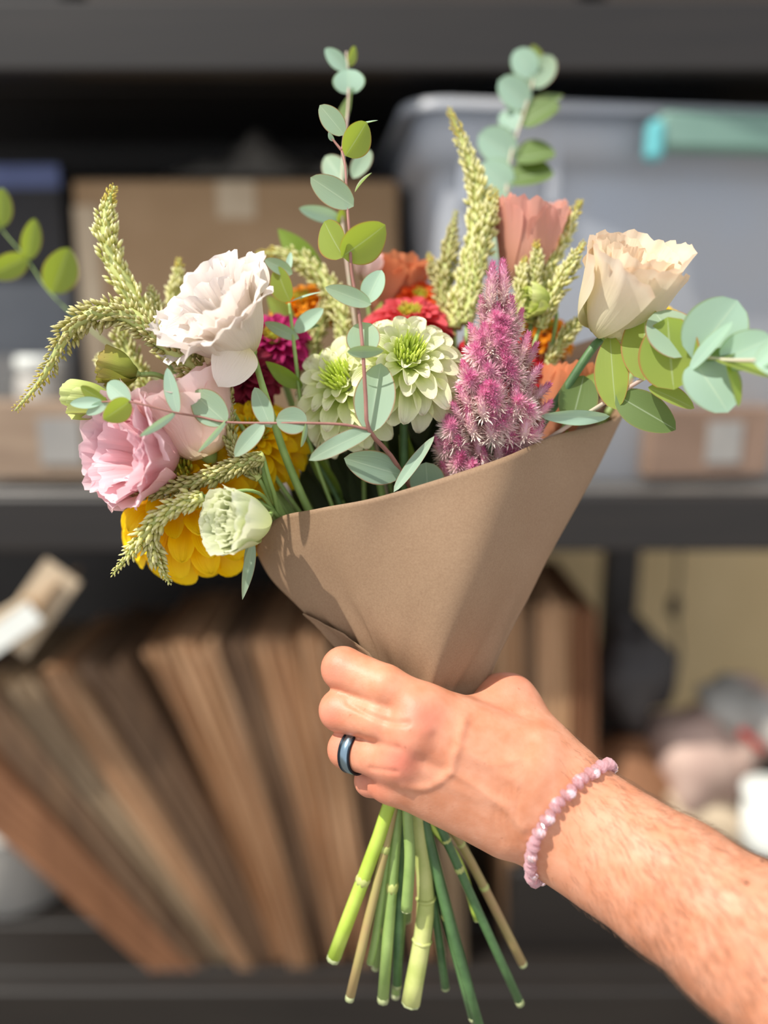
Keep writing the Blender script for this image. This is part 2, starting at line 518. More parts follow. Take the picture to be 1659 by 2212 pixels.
v, f = box(bc + BR @ Vector((0.0, -0.272, 0)) + Vector((0, 0, Z1 + H - 0.036)), (0.215, 0.022, 0.052), BR, bev=0.008); lt = part('latch', v, f, M_teal, bn, smooth=False)
for sx in (-1, 1):
    v, f = box(bc + BR @ Vector((0.0 + sx * 0.112, -0.276, 0)) + Vector((0, 0, Z1 + H - 0.05)), (0.022, 0.024, 0.05), BR, bev=0.006); part('clip', v, f, M_tealb, lt, smooth=False)
for (xx, ww, hh, mm, lab) in ((-0.24, 0.16, 0.26, M_blue, 'blue box inside the clear storage bin at its left'), (0.0, 0.22, 0.2, M_greyp, 'grey box inside the clear storage bin, in its middle'), (0.25, 0.18, 0.24, M_cardl, 'pale card box inside the clear storage bin at its right')):
    v, f = box(bc + BR @ Vector((xx, -0.02, 0)) + Vector((0, 0, Z1 + 0.014 + hh / 2)), (ww, 0.22, hh), BR, bev=0.006)
    tag(part('packed_box', v, f, mm, smooth=False, loc=bc + BR @ Vector((xx, -0.02, 0)) + Vector((0, 0, Z1 + 0.014))), lab, 'box')
c, s = pxbox(1572, 175, 1900, 1, 1.6, 0.08, Z1)
tag(part('card_sheet', *box(c, s, Matrix.Rotation(0.0, 3, 'Y'), bev=0.002), M_card, smooth=False), 'sheet of tan cardboard standing behind the clear storage bin', 'cardboard')

# ------------------------------------------------------------ things on the lowest shelf: folded paper bags
def bag_slab(x_bot, x_top, th, h, Y, dep, seed, bow=0.0, ridges=5, kr=0.006):
    """a sheaf of folded paper bags seen on edge: layered front, slightly bowed"""
    rng = np.random.RandomState(seed)
    nz_, nx_ = 14, ridges * 3
    zig = [kr * (1 if k % 3 == 0 else (-0.4 if k % 3 == 1 else 0.25)) * (0.5 + rng.rand()) for k in range(nx_ + 1)]
    top = [0.012 * rng.randn() * 0.6 for _ in range(nx_ + 1)]
    ang = math.atan2(x_top - x_bot, h)
    V, F = [], []
    for j in range(nz_ + 1):
        t = j / nz_
        for i in range(nx_ + 1):
            a = (i / nx_ - 0.5) * th * (0.62 + 0.5 * t + 0.15 * math.sin(math.pi * t) + 0.1 * math.sin(5 * t + seed))
            x = x_bot + (x_top - x_bot) * t + bow * math.sin(math.pi * t) + a / math.cos(ang) * 1.0
            V.append((x, Y + zig[i] + 0.004 * math.sin(6 * t + seed + i), Z0 + h * t + (top[i] if j == nz_ else 0) + 0.001))
    n0 = len(V)
    for p in list(V): V.append((p[0], Y + dep, p[2]))
    w = nx_ + 1
    for j in range(nz_):
        for i in range(nx_):
            a = j * w + i
            F.append((a, a + 1, a + w + 1, a + w)); b_ = a + n0
            F.append((b_, b_ + w, b_ + w + 1, b_ + 1))
        a = j * w; F.append((a, a + w, a + w + n0, a + n0))
        a = j * w + nx_; F.append((a, a + n0, a + w + n0, a + w))
    for i in range(nx_):
        F.append((i, i + n0, i + 1 + n0, i + 1))
        a = nz_ * w + i; F.append((a, a + 1, a + 1 + n0, a + n0))
    return V, F
bags = [ # bottom px x, top px x, top px y, thickness m, material, bow, label
    (392, -205, 1560, 0.085, M_kraft2, 0.00, 'thick orange-brown sheaf of folded paper bags, lowest of the leaning row'),
    (452, -60, 1500, 0.040, M_kraft3, 0.0, 'dark brown sheaf of bags lying on the thick orange-brown one'),
    (505, 30, 1480, 0.045, M_kraft4, 0.005, 'greyish sheaf of folded bags leaning third from the left'),
    (548, 120, 1462, 0.042, M_kraft, 0.0, 'tan sheaf of folded bags leaning fourth from the left'),
    (585, 215, 1440, 0.060, M_kraft3, 0.01, 'dark sheaf of bags with crumpled top, in the middle of the leaning row'),
    (628, 330, 1405, 0.030, M_kraft, 0.015, 'thin pale bag bent in the middle, beside the dark crumpled sheaf'),
    (668, 415, 1398, 0.055, M_kraft, 0.01, 'broad light tan sheaf of bags left of the grip'),
    (712, 500, 1388, 0.030, M_kraft3, 0.01, 'narrow dark brown sheaf between two light tan ones'),
    (752, 580, 1380, 0.055, M_kraft, 0.01, 'light tan sheaf of bags whose top meets the paper cone'),
    (812, 670, 1378, 0.045, M_kraft, 0.0, 'light brown sheaf of bags just left of the knuckles'),
    (872, 760, 1375, 0.045, M_kraft3, 0.0, 'sheaf of bags standing behind the fist and the stems'),
    (940, 850, 1370, 0.050, M_kraft, 0.0, 'sheaf of bags standing behind the stems at their right'),
    (1010, 950, 1360, 0.040, M_kraft4, 0.0, 'greyish sheaf of bags behind the wrist side of the stems'),
]
for k, (xb, xt, yt, th, m, bow, lab) in enumerate(bags):
    Yb = 1.135 + 0.008 * (k % 3) + k * 0.001
    bot = W(xb - 20, 2070, Yb); top = W(xt, yt, Yb)
    v, f = bag_slab(bot.x, top.x, th, top.z - Z0, Yb, 0.27, k + 3, bow, 4 + int(th * 60))
    tag(part('paper_bag_sheaf', v, f, m, smooth=False, loc=(bot.x, Yb + 0.13, Z0)), lab, 'paper bags', 'folded paper bags leaning on the lowest shelf')
# upright bundle at right with a folded top
ub = [(1108, 1098, 1310, 0.045, M_kraft, 'upright light tan bag bundle right behind the thumb'),
      (1158, 1150, 1330, 0.026, M_kraft3, 'thin dark upright bag between the lighter upright bundles'),
      (1203, 1196, 1302, 0.055, M_kraft, 'wide upright tan bundle of bags above the wrist'),
      (1262, 1262, 1318, 0.04, M_kraft2, 'orange-brown upright bag bundle at the right end of the row')]
for k, (xb, xt, yt, th, m, lab) in enumerate(ub):
    bot = W(xb, 2040, 1.2); top = W(xt, yt, 1.2)
    v, f = bag_slab(bot.x, top.x, th, top.z - Z0, 1.2, 0.3, k + 40, 0.0, 4)
    tag(part('paper_bag_sheaf', v, f, m, smooth=False, loc=(bot.x, 1.33, Z0)), lab, 'paper bags', 'paper bags standing upright on the lowest shelf')
# bucket at left
bp = W(20, 2010, 1.22)
bk = thing('bucket', 'pale grey round bucket at the lower left under the leaning bags', 'bucket', (bp.x - 0.02, 1.26, Z0))
v, f = lathe((bp.x - 0.04, 1.36, Z0), [(0.10, 0), (0.108, 0.01), (0.122, 0.15), (0.122, 0.165), (0.115, 0.165), (0.10, 0.012)], 28); part('body', v, f, M_ltgrey, bk)
v, f = lathe((bp.x - 0.04, 1.36, Z0 + 0.163), [(0.121, 0), (0.127, 0.002), (0.127, 0.012), (0.121, 0.014)], 28); part('rim', v, f, M_ltgrey, bk)
# open box flap with a white label at left, hanging under the middle shelf edge
zc = W(60, 1330, 1.10)
fb = thing('opened_carton', 'tan opened carton with a white label, above the bucket at far left', 'carton', (zc.x - 0.05, 1.13, zc.z - 0.06))
R_ = Matrix.Rotation(math.radians(-52), 3, 'Y')
v, f = box(W(78, 1315, 1.09), (0.15, 0.004, 0.06), R_, bev=0.001); part('flap', v, f, M_cardl, fb, smooth=False)
v, f = box(W(105, 1300, 1.11), (0.10, 0.10, 0.004), R_, bev=0.001); part('flap', v, f, M_card, fb, smooth=False)
v, f = box(W(-20, 1375, 1.085), (0.17, 0.05, 0.05), Matrix.Rotation(math.radians(-30), 3, 'Y'), bev=0.002); part('body', v, f, M_cardl, fb, smooth=False)
v, f = box(W(22, 1360, 1.055), (0.095, 0.002, 0.035), Matrix.Rotation(math.radians(-35), 3, 'Y')); part('shipping_label', v, f, M_whitep, fb, smooth=False, label='blank white label')

# black bag, crumpled paper, cable at right
def blob(c, s, seed, nu=20, nv=12, amp=0.16, R=None):
    rng = np.random.RandomState(seed); ph = rng.rand(8) * 6.28
    def fn(U, V):
        th = U * 2 * np.pi; la = (V - 0.5) * np.pi
        x, y, z = np.cos(la) * np.cos(th), np.cos(la) * np.sin(th), np.sin(la)
        r = 1 + amp * (np.sin(3 * th + ph[0] + 2 * la) + 0.7 * np.sin(5 * x + 4 * z + ph[1]) + 0.5 * np.sin(9 * y + 7 * z + ph[2]) + 0.5 * np.abs(np.sin(6 * x - 8 * y + ph[3])))
        p = np.stack([x * r * s[0], y * r * s[1], z * r * s[2]], 1)
        if R is not None: p = p @ np.array(R).T
        return p + np.array(tuple(c))
    return grid(fn, nu, nv)
v, f, u = blob(W(1362, 1455, 1.34), (0.075, 0.07, 0.095), 5); 
bb = thing('shoulder_bag', 'crumpled black fabric bag beside the upright paper bags', 'bag', W(1350, 1560, 1.36))
part('body', v, f, M_bagblack, bb)
pts = [W(x, y, 1.33) for x, y in ((1315, 1400), (1335, 1360), (1400, 1365), (1425, 1430), (1440, 1480))]
part('strap', *tube(crom(pts, 14), 0.009, 6)[:2], M_bagblack, bb)
hp = [((1375, 1690), (0.12, 0.08, 0.075), 11, M_kraft2, 'orange-brown crumpled paper bag below the black bag'),
      ((1500, 1640), (0.10, 0.08, 0.10), 12, M_mauve, 'mauve crumpled paper in the heap right of the wrist'),
      ((1570, 1600), (0.07, 0.06, 0.12), 13, M_mauve, 'upright mauve paper twist in the heap near the right edge'),
      ((1480, 1730), (0.17, 0.09, 0.05), 14, M_cardl, 'pale flattened paper lying under the mauve papers'),
      ((1625, 1545), (0.09, 0.08, 0.05), 15, M_ltgrey, 'light grey packet on top of the heap at the right edge')]
for (x, y), s, sd, m, lab in hp:
    v, f, u = blob(W(x, y, 1.30), s, sd, 26, 14, 0.1, R=Matrix.Rotation(0.5, 3, 'Y'))
    tag(part('crumpled_paper', v, f, m), lab, 'paper')
for x, y, w, h, m, nm, lab in ((1640, 1770, 0.09, 0.10, M_whitep, 'white_tub', 'white tub at the right edge above the forearm'),):
    q = W(x, y, 1.12)
    t = thing(nm, lab, 'tub', (q.x, q.y, q.z - h / 2))
    v, f = lathe((q.x + 0.02, q.y, q.z - h / 2), [(w * 0.42, 0), (w * 0.5, h * 0.1), (w * 0.52, h * 0.9)], 20); part('body', v, f, m, t)
    v, f = lathe((q.x + 0.02, q.y, q.z + h * 0.4), [(w * 0.55, 0), (w * 0.55, h * 0.12), (w * 0.5, h * 0.15)], 20); part('lid', v, f, M_whitep, t)
v, f = box(W(1625, 1600, 1.2), (0.055, 0.02, 0.016), Matrix.Rotation(math.radians(40), 3, 'Y'), bev=0.004)
tag(part('red_marker', v, f, M_red, smooth=False), 'dark red marker lying on the heap near the right edge', 'marker')
zq = W(1480, 1790, 1.3).z
v, f = box((0.47, 1.33, (zq + Z0) / 2), (0.5, 0.3, zq - Z0), bev=0.006)
tag(part('low_crate', v, f, M_blackw, smooth=False, loc=(0.47, 1.33, Z0)), 'low black crate under the heap of crumpled paper', 'crate')
cb = thing('power_cable', 'thin black cable with a plug hanging in front of the beige wall', 'cable', W(1465, 1200, 1.737))
part('cord', *tube(crom([W(x, y, 1.737) for x, y in ((1468, 1180), (1464, 1260), (1456, 1310), (1462, 1360), (1465, 1430), (1440, 1480), (1400, 1500))], 24), 0.004, 6)[:2], M_black, cb)
v, f = box(W(1456, 1310, 1.73), (0.026, 0.024, 0.05), bev=0.006); part('plug', v, f, M_black, cb, smooth=False)
# ------------------------------------------------------------ paper cone
M_paper, nt, nd, lk, bs = new_mat('kraft_paper')
fine = noise(nt, 900, 3, rough=0.7); big = noise(nt, 25, 3)
c1 = ramp(nt, fine, [(0.3, lin('8c7057')), (0.7, lin('a68a6d'))])
c2 = ramp(nt, big, [(0.3, lin('93765b')), (0.7, lin('a1866a'))])
lk.new(mixc(nt, 0.4, c1, c2), bs.inputs['Base Color'])
bs.inputs['Roughness'].default_value = 0.62
bs.inputs['Specular IOR Level'].default_value = 0.3
bump(nt, bs, fine, 0.12, 0.0005)
tr = nd.new('ShaderNodeBsdfTranslucent'); tr.inputs[0].default_value = lin('b07038')
mx = nd.new('ShaderNodeMixShader'); mx.inputs[0].default_value = 0.16
lk.new(bs.outputs[0], mx.inputs[1]); lk.new(tr.outputs[0], mx.inputs[2]); lk.new(mx.outputs[0], nd['Material Output'].inputs[0])

GRIP = P(885, 1585, 0.446)
cols = [  # going round from the right edge over the front; rows top to bottom (px, py, depth)
    [(1352, 884, .470), (1285, 1022, .466), (1192, 1190, .460), (1118, 1335, .455), (1054, 1470, .448)],
    [(1190, 944, .438), (1165, 1075, .436), (1118, 1225, .434), (1065, 1360, .436), (1005, 1492, .438)],
    [(1065, 996, .410), (1035, 1120, .404), (1008, 1240, .403), (975, 1370, .409), (935, 1500, .422)],
    [(830, 1070, .405), (800, 1170, .412), (805, 1280, .418), (835, 1390, .424), (870, 1490, .432)],
    [(690, 1098, .418), (690, 1178, .424), (735, 1270, .428), (790, 1370, .432), (830, 1470, .438)],
    [(596, 1122, .436), (616, 1200, .438), (668, 1290, .440), (738, 1370, .442), (795, 1455, .445)],
    [(551, 1188, .462), (586, 1250, .460), (640, 1305, .456), (706, 1370, .452), (775, 1440, .450)],
    [(590, 1135, .500), (640, 1210, .490), (690, 1290, .480), (750, 1370, .470), (810, 1450, .462)],
    [(760, 1010, .545), (780, 1120, .525), (810, 1240, .505), (840, 1350, .485), (860, 1455, .470)],
    [(980, 900, .570), (970, 1050, .545), (950, 1200, .515), (930, 1340, .490), (920, 1460, .472)],
    [(1205, 760, .562), (1150, 940, .540), (1080, 1130, .515), (1020, 1310, .490), (975, 1462, .470)],
    [(1345, 735, .525), (1262, 935, .510), (1165, 1140, .492), (1085, 1320, .474), (1020, 1465, .460)],
]
def ring_at(r):   # closed loop of 3-D points for row value r in 0..4, then down into the fist
    out = []
    for c in cols:
        k = crom(c, 33)
        out.append(P(*k[int(round(r * 8))]))
    return out
def closed(pts, n):
    m = len(pts); o = []
    q = [np.array(p) for p in pts]
    for k in range(n):
        s = k / n * m; i = int(s); t = s - i
        a, b, c, d = q[(i - 1) % m], q[i % m], q[(i + 1) % m], q[(i + 2) % m]
        o.append(0.5 * (2 * b + (c - a) * t + (2 * a - 5 * b + 4 * c - d) * t * t + (3 * b - a - 3 * c + d) * t ** 3))
    return o
NR = 132
rows = []
for j in range(33):
    r = j / 8
    rg = closed(ring_at(r), NR)
    if r > 2.2:      # gathers near the fist
        cen = sum(rg) / NR
        for k in range(NR):
            a = 2 * math.pi * k / NR
            g = (r - 2.2) / 1.8
            rg[k] = rg[k] + (rg[k] - cen) * (0.085 * g * g * math.sin(7 * a + 1.5 * r) + 0.035 * g * math.sin(17 * a + 1.3) + 0.012 * g * math.sin(31 * a - r * 4))
    rows.append([Vector(p) for p in rg])
last = rows[-1]
x_, y_, z_ = AR, AF, AU
for j, (yy, rr) in enumerate(((1520, 0.031), (1560, 0.026), (1620, 0.0235), (1680, 0.022))):
    c = P(892 - j * 4, yy, 0.447)
    ring_ = []
    cen = sum(last, Vector()) / NR
    for k in range(NR):
        dv = last[k] - cen
        dv = dv - AU * dv.dot(AU)
        ring_.append(c + dv.normalized() * rr * (1 + 0.03 * math.sin(20 * math.pi * 2 * k / NR)))
    rows.append(ring_)
v = [p for r in rows for p in r]
f, u = [], []
for j in range(len(rows)):
    for k in range(NR): u.append((k / NR, j / len(rows)))
for j in range(len(rows) - 1):
    for k in range(NR):
        f.append((j * NR + k, (j + 1) * NR + k, (j + 1) * NR + (k + 1) % NR, j * NR + (k + 1) % NR))
cone_rows = rows
cone = thing('paper_cone', 'brown kraft paper cone wrapped round the bouquet above the fist', 'wrapping paper', GRIP)
sheet = part('sheet', v, f, M_paper, cone, u)
md = sheet.modifiers.new('thickness', 'SOLIDIFY'); md.thickness = 0.0004; md.offset = 0
# lighter turned-over corner above the knuckles and the overlapping edge
V_, F_ = [], []
for a_, j in enumerate(range(19, 33)):
    q = a_ / 13
    cen_ = sum(cone_rows[j], Vector()) / NR
    for i in range(13):
        kf = 67 + ((60 - 30 * q ** 1.2) - 67) * i / 12
        k0 = int(kf); t_ = kf - k0
        p = cone_rows[j][k0].lerp(cone_rows[j][k0 + 1], t_)
        out = (p - cen_); out -= AU * out.dot(AU)
        V_.append(p + out.normalized() * (0.0012 + 0.0042 * (i / 12) ** 2 * (1 - 0.5 * q)))
for a_ in range(13):
    for i in range(12): F_.append((a_ * 13 + i, (a_ + 1) * 13 + i, (a_ + 1) * 13 + i + 1, a_ * 13 + i + 1))
o = part('folded_corner', V_, F_, M_paper, cone); md = o.modifiers.new('thickness', 'SOLIDIFY'); md.thickness = 0.0005

# ------------------------------------------------------------ the arm and hand: one continuous surface from a distance field
M_skin, nt, nd, lk, bs = new_mat('skin')
at = nd.new('ShaderNodeAttribute'); at.attribute_name = 'redness'
n1 = noise(nt, 90, 4); n2 = noise(nt, 700, 3, rough=0.7)
base = ramp(nt, n1, [(0.3, lin('c4815f')), (0.7, lin('d4987a'))])
red = mixc(nt, at.outputs['Fac'], base, lin('cc735f'))
frk = ramp(nt, noise(nt, 330, 2), [(0.24, lin('a06a4c')), (0.30, (1, 1, 1, 1))])
lk.new(mixc(nt, 0.35, red, frk, 'MULTIPLY'), bs.inputs['Base Color'])
bs.inputs['Roughness'].default_value = 0.48
bs.inputs['Specular IOR Level'].default_value = 0.35
bs.inputs['Subsurface Weight'].default_value = 0.12
bs.inputs['Subsurface Radius'].default_value = (0.006, 0.0022, 0.0012)
bs.inputs['Subsurface Scale'].default_value = 1.0
vo = nd.new('ShaderNodeTexVoronoi'); vo.feature = 'DISTANCE_TO_EDGE'; vo.inputs['Scale'].default_value = 620
tc = nd.new('ShaderNodeTexCoord'); lk.new(tc.outputs['Object'], vo.inputs['Vector'])
ad = nd.new('ShaderNodeMath'); ad.operation = 'ADD'; lk.new(vo.outputs[0], ad.inputs[0]); lk.new(n2, ad.inputs[1])
bump(nt, bs, ad.outputs[0], 0.16, 0.0006)

def C(px, py, d):   # pixel and depth to the camera frame (right, up, depth)
    return np.array([(px - 829.5) / FPX * d, (1106 - py) / FPX * d, d])
VX = 0.00125
lo = np.array([-0.045, -0.325, 0.295]); hi = np.array([0.245, -0.062, 0.515])
dim = np.ceil((hi - lo) / VX).astype(int)
ax = [(lo[k] + VX * np.arange(dim[k])).astype(np.float32) for k in range(3)]
def newf(): return np.full(tuple(dim), 0.05, np.float32)
def add_cap(D, a, b, ra, rb, k, flat=None, s=1.0, marg=0.022):
    a, b = np.array(a), np.array(b)
    m = max(ra, rb) + marg
    i0 = np.maximum(((np.minimum(a, b) - m - lo) / VX).astype(int), 0)
    i1 = np.minimum(((np.maximum(a, b) + m - lo) / VX).astype(int) + 1, dim)
    if np.any(i1 <= i0): return
    X = ax[0][i0[0]:i1[0]][:, None, None]; Y = ax[1][i0[1]:i1[1]][None, :, None]; Z = ax[2][i0[2]:i1[2]][None, None, :]
    ba = (b - a).astype(np.float32); L2 = float(ba @ ba) + 1e-12
    px, py, pz = X - a[0], Y - a[1], Z - a[2]
    t = np.clip((px * ba[0] + py * ba[1] + pz * ba[2]) / L2, 0, 1)
    qx, qy, qz = px - t * ba[0], py - t * ba[1], pz - t * ba[2]
    q2 = qx * qx + qy * qy + qz * qz
    if flat is not None:
        n = np.array(flat, float); n /= np.linalg.norm(n)
        qn = qx * n[0] + qy * n[1] + qz * n[2]
        q2 = q2 + (s * s - 1) * qn * qn
    d = np.sqrt(q2) - (ra + (rb - ra) * t)
    sub = D[i0[0]:i1[0], i0[1]:i1[1], i0[2]:i1[2]]
    h = np.clip(k - np.abs(d - sub), 0, None) / k
    D[i0[0]:i1[0], i0[1]:i1[1], i0[2]:i1[2]] = np.minimum(d, sub) - h * h * k * 0.25
def chain(D, pts, k=0.004):
    for p, q in zip(pts[:-1], pts[1:]): add_cap(D, C(*p[:3]), C(*q[:3]), p[3], q[3], k)
FLAT = (0.1, 0.15, 1.0)
DP = newf()
# forearm and wrist
arm = [(2150, 2440, .300, .040), (1850, 2215, .335, .040), (1620, 2035, .362, .0362), (1450, 1915, .383, .0336), (1330, 1840, .400, .0322), (1236, 1778, .412, .0325), (1150, 1705, .416, .0330)]
for p, q in zip(arm[:-1], arm[1:]): add_cap(DP, C(*p[:3]), C(*q[:3]), p[3], q[3], 0.01, FLAT, 1.28)
# metacarpals
mcp = {'i': (922, 1534, .4045, .0125), 'm': (895, 1582, .400, .0125), 'r': (868, 1645, .403, .0118), 'p': (858, 1694, .411, .0106)}
mcb = {'i': (1130, 1625, .410, .017), 'm': (1125, 1680, .408, .018), 'r': (1110, 1735, .409, .018), 'p': (1085, 1775, .414, .0175)}
for k_ in 'imrp': add_cap(DP, C(*mcb[k_][:3]), C(*mcp[k_][:3]), mcb[k_][3], mcp[k_][3], 0.012)
add_cap(DP, C(1120, 1720, .420), C(920, 1610, .4135), .020, .0145, 0.015, FLAT, 1.2)
# thumb behind the stems
chain(DP, [(1205, 1672, .420, .0190), (1098, 1522, .438, .0150), (1015, 1492, .472, .0118), (930, 1490, .492, .0095)], 0.012)
add_cap(DP, C(1090, 1560, .432), C(960, 1545, .418), .0125, .011, 0.012)
add_cap(DP, C(1140, 1640, .425), C(1050, 1580, .428), .018, .013, 0.012)
DF = newf()
fing = [
    [(920, 1532, .4045, .0118), (832, 1482, .4065, .0112), (741, 1444, .418, .0116), (744, 1462, .450, .0098), (800, 1480, .477, .0090)],
    [(893, 1580, .4005, .0118), (815, 1556, .4045, .0108), (735, 1534, .4155, .0112), (742, 1548, .450, .0096), (800, 1560, .478, .0090)],
    [(868, 1643, .4035, .0110), (812, 1634, .4075, .0103), (750, 1618, .418, .0104), (758, 1626, .450, .0090), (815, 1630, .476, .0085)],
    [(858, 1690, .411, .0098), (832, 1692, .4155, .0088), (800, 1686, .424, .0086), (808, 1690, .448, .0076), (850, 1690, .466, .0072)],
]
for fg in fing:
    for p, q in zip(fg[:-1], fg[1:]): add_cap(DF, C(*p[:3]), C(*q[:3]), p[3], q[3], 0.0022)
kk = 0.007
h = np.clip(kk - np.abs(DP - DF), 0, None) / kk
D = np.minimum(DP, DF) - h * h * kk * 0.25
for q, r in (((905, 1545, .3985), .0088), ((885, 1590, .3945), .0085), ((856, 1645, .3965), .0078)):
    add_cap(D, C(*q), C(*q) + 1e-5, r, r, 0.008)

def surface_nets(D, lo, h):
    s = D < 0
    nx, ny, nz = (k - 1 for k in D.shape)
    acc = {}
    c = np.zeros((nx, ny, nz), np.uint8)
    offs = [(i, j, k) for i in (0, 1) for j in (0, 1) for k in (0, 1)]
    for i, j, k in offs: c += s[i:i + nx, j:j + ny, k:k + nz]
    cells = np.argwhere((c > 0) & (c < 8))
    idx = np.full((nx, ny, nz), -1, np.int32)
    idx[cells[:, 0], cells[:, 1], cells[:, 2]] = np.arange(len(cells))
    P_ = np.zeros((len(cells), 3)); N_ = np.zeros(len(cells))
    for a in offs:
        for e in range(3):
            if a[e]: continue
            b = list(a); b[e] = 1
            d0 = D[cells[:, 0] + a[0], cells[:, 1] + a[1], cells[:, 2] + a[2]]
            d1 = D[cells[:, 0] + b[0], cells[:, 1] + b[1], cells[:, 2] + b[2]]
            m = (d0 < 0) != (d1 < 0)
            t = np.where(m, d0 / np.where(m, d0 - d1, 1), 0)
            q = np.tile(np.array(a, float), (len(cells), 1)); q[:, e] = t
            P_[m] += q[m]; N_[m] += 1
    V = (cells + P_ / N_[:, None]) * h + lo
    F = []
    for e in range(3):
        o1, o2 = [(1, 2), (2, 0), (0, 1)][e]
        A = s[tuple(slice(0, -1) if k == e else slice(1, -1) for k in range(3))]
        B = s[tuple(slice(1, None) if k == e else slice(1, -1) for k in range(3))]
        for flip, m in ((0, A & ~B), (1, ~A & B)):
            g = np.argwhere(m)
            g[:, o1] += 1; g[:, o2] += 1
            def at_(d1, d2):
                q = g.copy(); q[:, o1] += d1; q[:, o2] += d2
                return idx[q[:, 0], q[:, 1], q[:, 2]]
            quad = np.stack([at_(-1, -1), at_(0, -1), at_(0, 0), at_(-1, 0)], 1)
            F.append(quad[:, ::-1] if flip else quad)
    F = np.vstack(F)
    F = F[(F >= 0).all(1)]
    return V, F
HV, HF = surface_nets(D, lo, VX)
# smooth once, then normals
def smooth(V, F, n=2, w=0.5):
    for _ in range(n):
        S = np.zeros_like(V); N = np.zeros(len(V))
        for a, b in ((0, 1), (1, 2), (2, 3), (3, 0)):
            np.add.at(S, F[:, a], V[F[:, b]]); np.add.at(S, F[:, b], V[F[:, a]])
            np.add.at(N, F[:, a], 1); np.add.at(N, F[:, b], 1)
        V = V * (1 - w) + S / N[:, None] * w
    return V
HV = smooth(HV, HF, 2)
def normals(V, F):
    n = np.cross(V[F[:, 2]] - V[F[:, 0]], V[F[:, 3]] - V[F[:, 1]])
    N = np.zeros_like(V)
    for k in range(4): np.add.at(N, F[:, k], n)
    return N / (np.linalg.norm(N, axis=1)[:, None] + 1e-12)
HN = normals(HV, HF)
px = HV[:, 0] / HV[:, 2] * FPX + 829.5; py = 1106 - HV[:, 1] / HV[:, 2] * FPX
face = np.clip(-HN[:, 2], 0, 1)
def seg_d(pts):
    d = np.full(len(px), 1e9)
    for (x0, y0), (x1, y1) in zip(pts[:-1], pts[1:]):
        vx, vy = x1 - x0, y1 - y0
        t = np.clip(((px - x0) * vx + (py - y0) * vy) / (vx * vx + vy * vy + 1e-9), 0, 1)
        d = np.minimum(d, np.hypot(px - x0 - t * vx, py - y0 - t * vy))
    return d
disp = np.zeros(len(px))
def line(pts, w, amp): 
    global disp
    p = crom(pts, 20); disp = disp + amp * np.exp(-(seg_d([tuple(q) for q in p]) / w) ** 2) * face
# veins and tendons on the back of the hand
line([(1003, 1560), (992, 1600), (980, 1640), (972, 1668), (925, 1700), (872, 1700)], 9, 0.0011)
line([(975, 1668), (1030, 1700), (1085, 1740), (1130, 1790)], 9, 0.0008)
line([(1120, 1640), (1060, 1650), (1000, 1610)], 8, 0.0004)
line([(915, 1575), (1000, 1625), (1120, 1690)], 14, 0.0007)
line([(880, 1640), (980, 1700), (1090, 1740)], 14, 0.0005)
# hollows between the knuckles, skin folds
line([(880, 1562), (845, 1560), (800, 1545), (752, 1518)], 7, -0.0013)
line([(860, 1617), (820, 1607), (775, 1592)], 7, -0.0011)
line([(856, 1668), (800, 1660)], 5, -0.0009)
line([(940, 1590), (975, 1612)], 12, -0.0010)
line([(905, 1640), (950, 1662)], 12, -0.0008)
line([(1030, 1560), (1080, 1600), (1130, 1620)], 22, -0.0014)
for k_ in range(4): line([(1085 + 14 * k_, 1700 - 6 * k_), (1068 + 15 * k_, 1770), (1082 + 14 * k_, 1820)], 4, -0.00028)
for k_ in range(4): line([(716 + 7 * k_, 1418), (708 + 7 * k_, 1440), (712 + 7 * k_, 1466)], 2.6, -0.00022)
HV = HV + HN * disp[:, None]
rd = np.zeros(len(px))
for x, y, r, a in ((905, 1548, 52, .75), (862, 1645, 46, .85), (720, 1440, 42, .55), (712, 1540, 40, .6), (735, 1610, 40, .6), (800, 1700, 60, .5), (880, 1600, 90, .35), (1100, 1480, 60, .35)):
    rd = np.maximum(rd, a * np.exp(-((px - x) ** 2 + (py - y) ** 2) / r ** 2))
cam2w = lambda A: np.array(CAM)[None, :] + A[:, 0:1] * np.array(AR) + A[:, 1:2] * np.array(AU) + A[:, 2:3] * np.array(AF)
WV = cam2w(HV)
person = thing('person', 'bare forearm and fist gripping the bouquet from the lower right', 'person', P(1236, 1778, .412))
arm_o = part('arm_and_hand', WV, HF, M_skin, person)
ra_ = arm_o.data.attributes.new('redness', 'FLOAT', 'POINT'); ra_.data.foreach_set('value', rd.astype(np.float32))
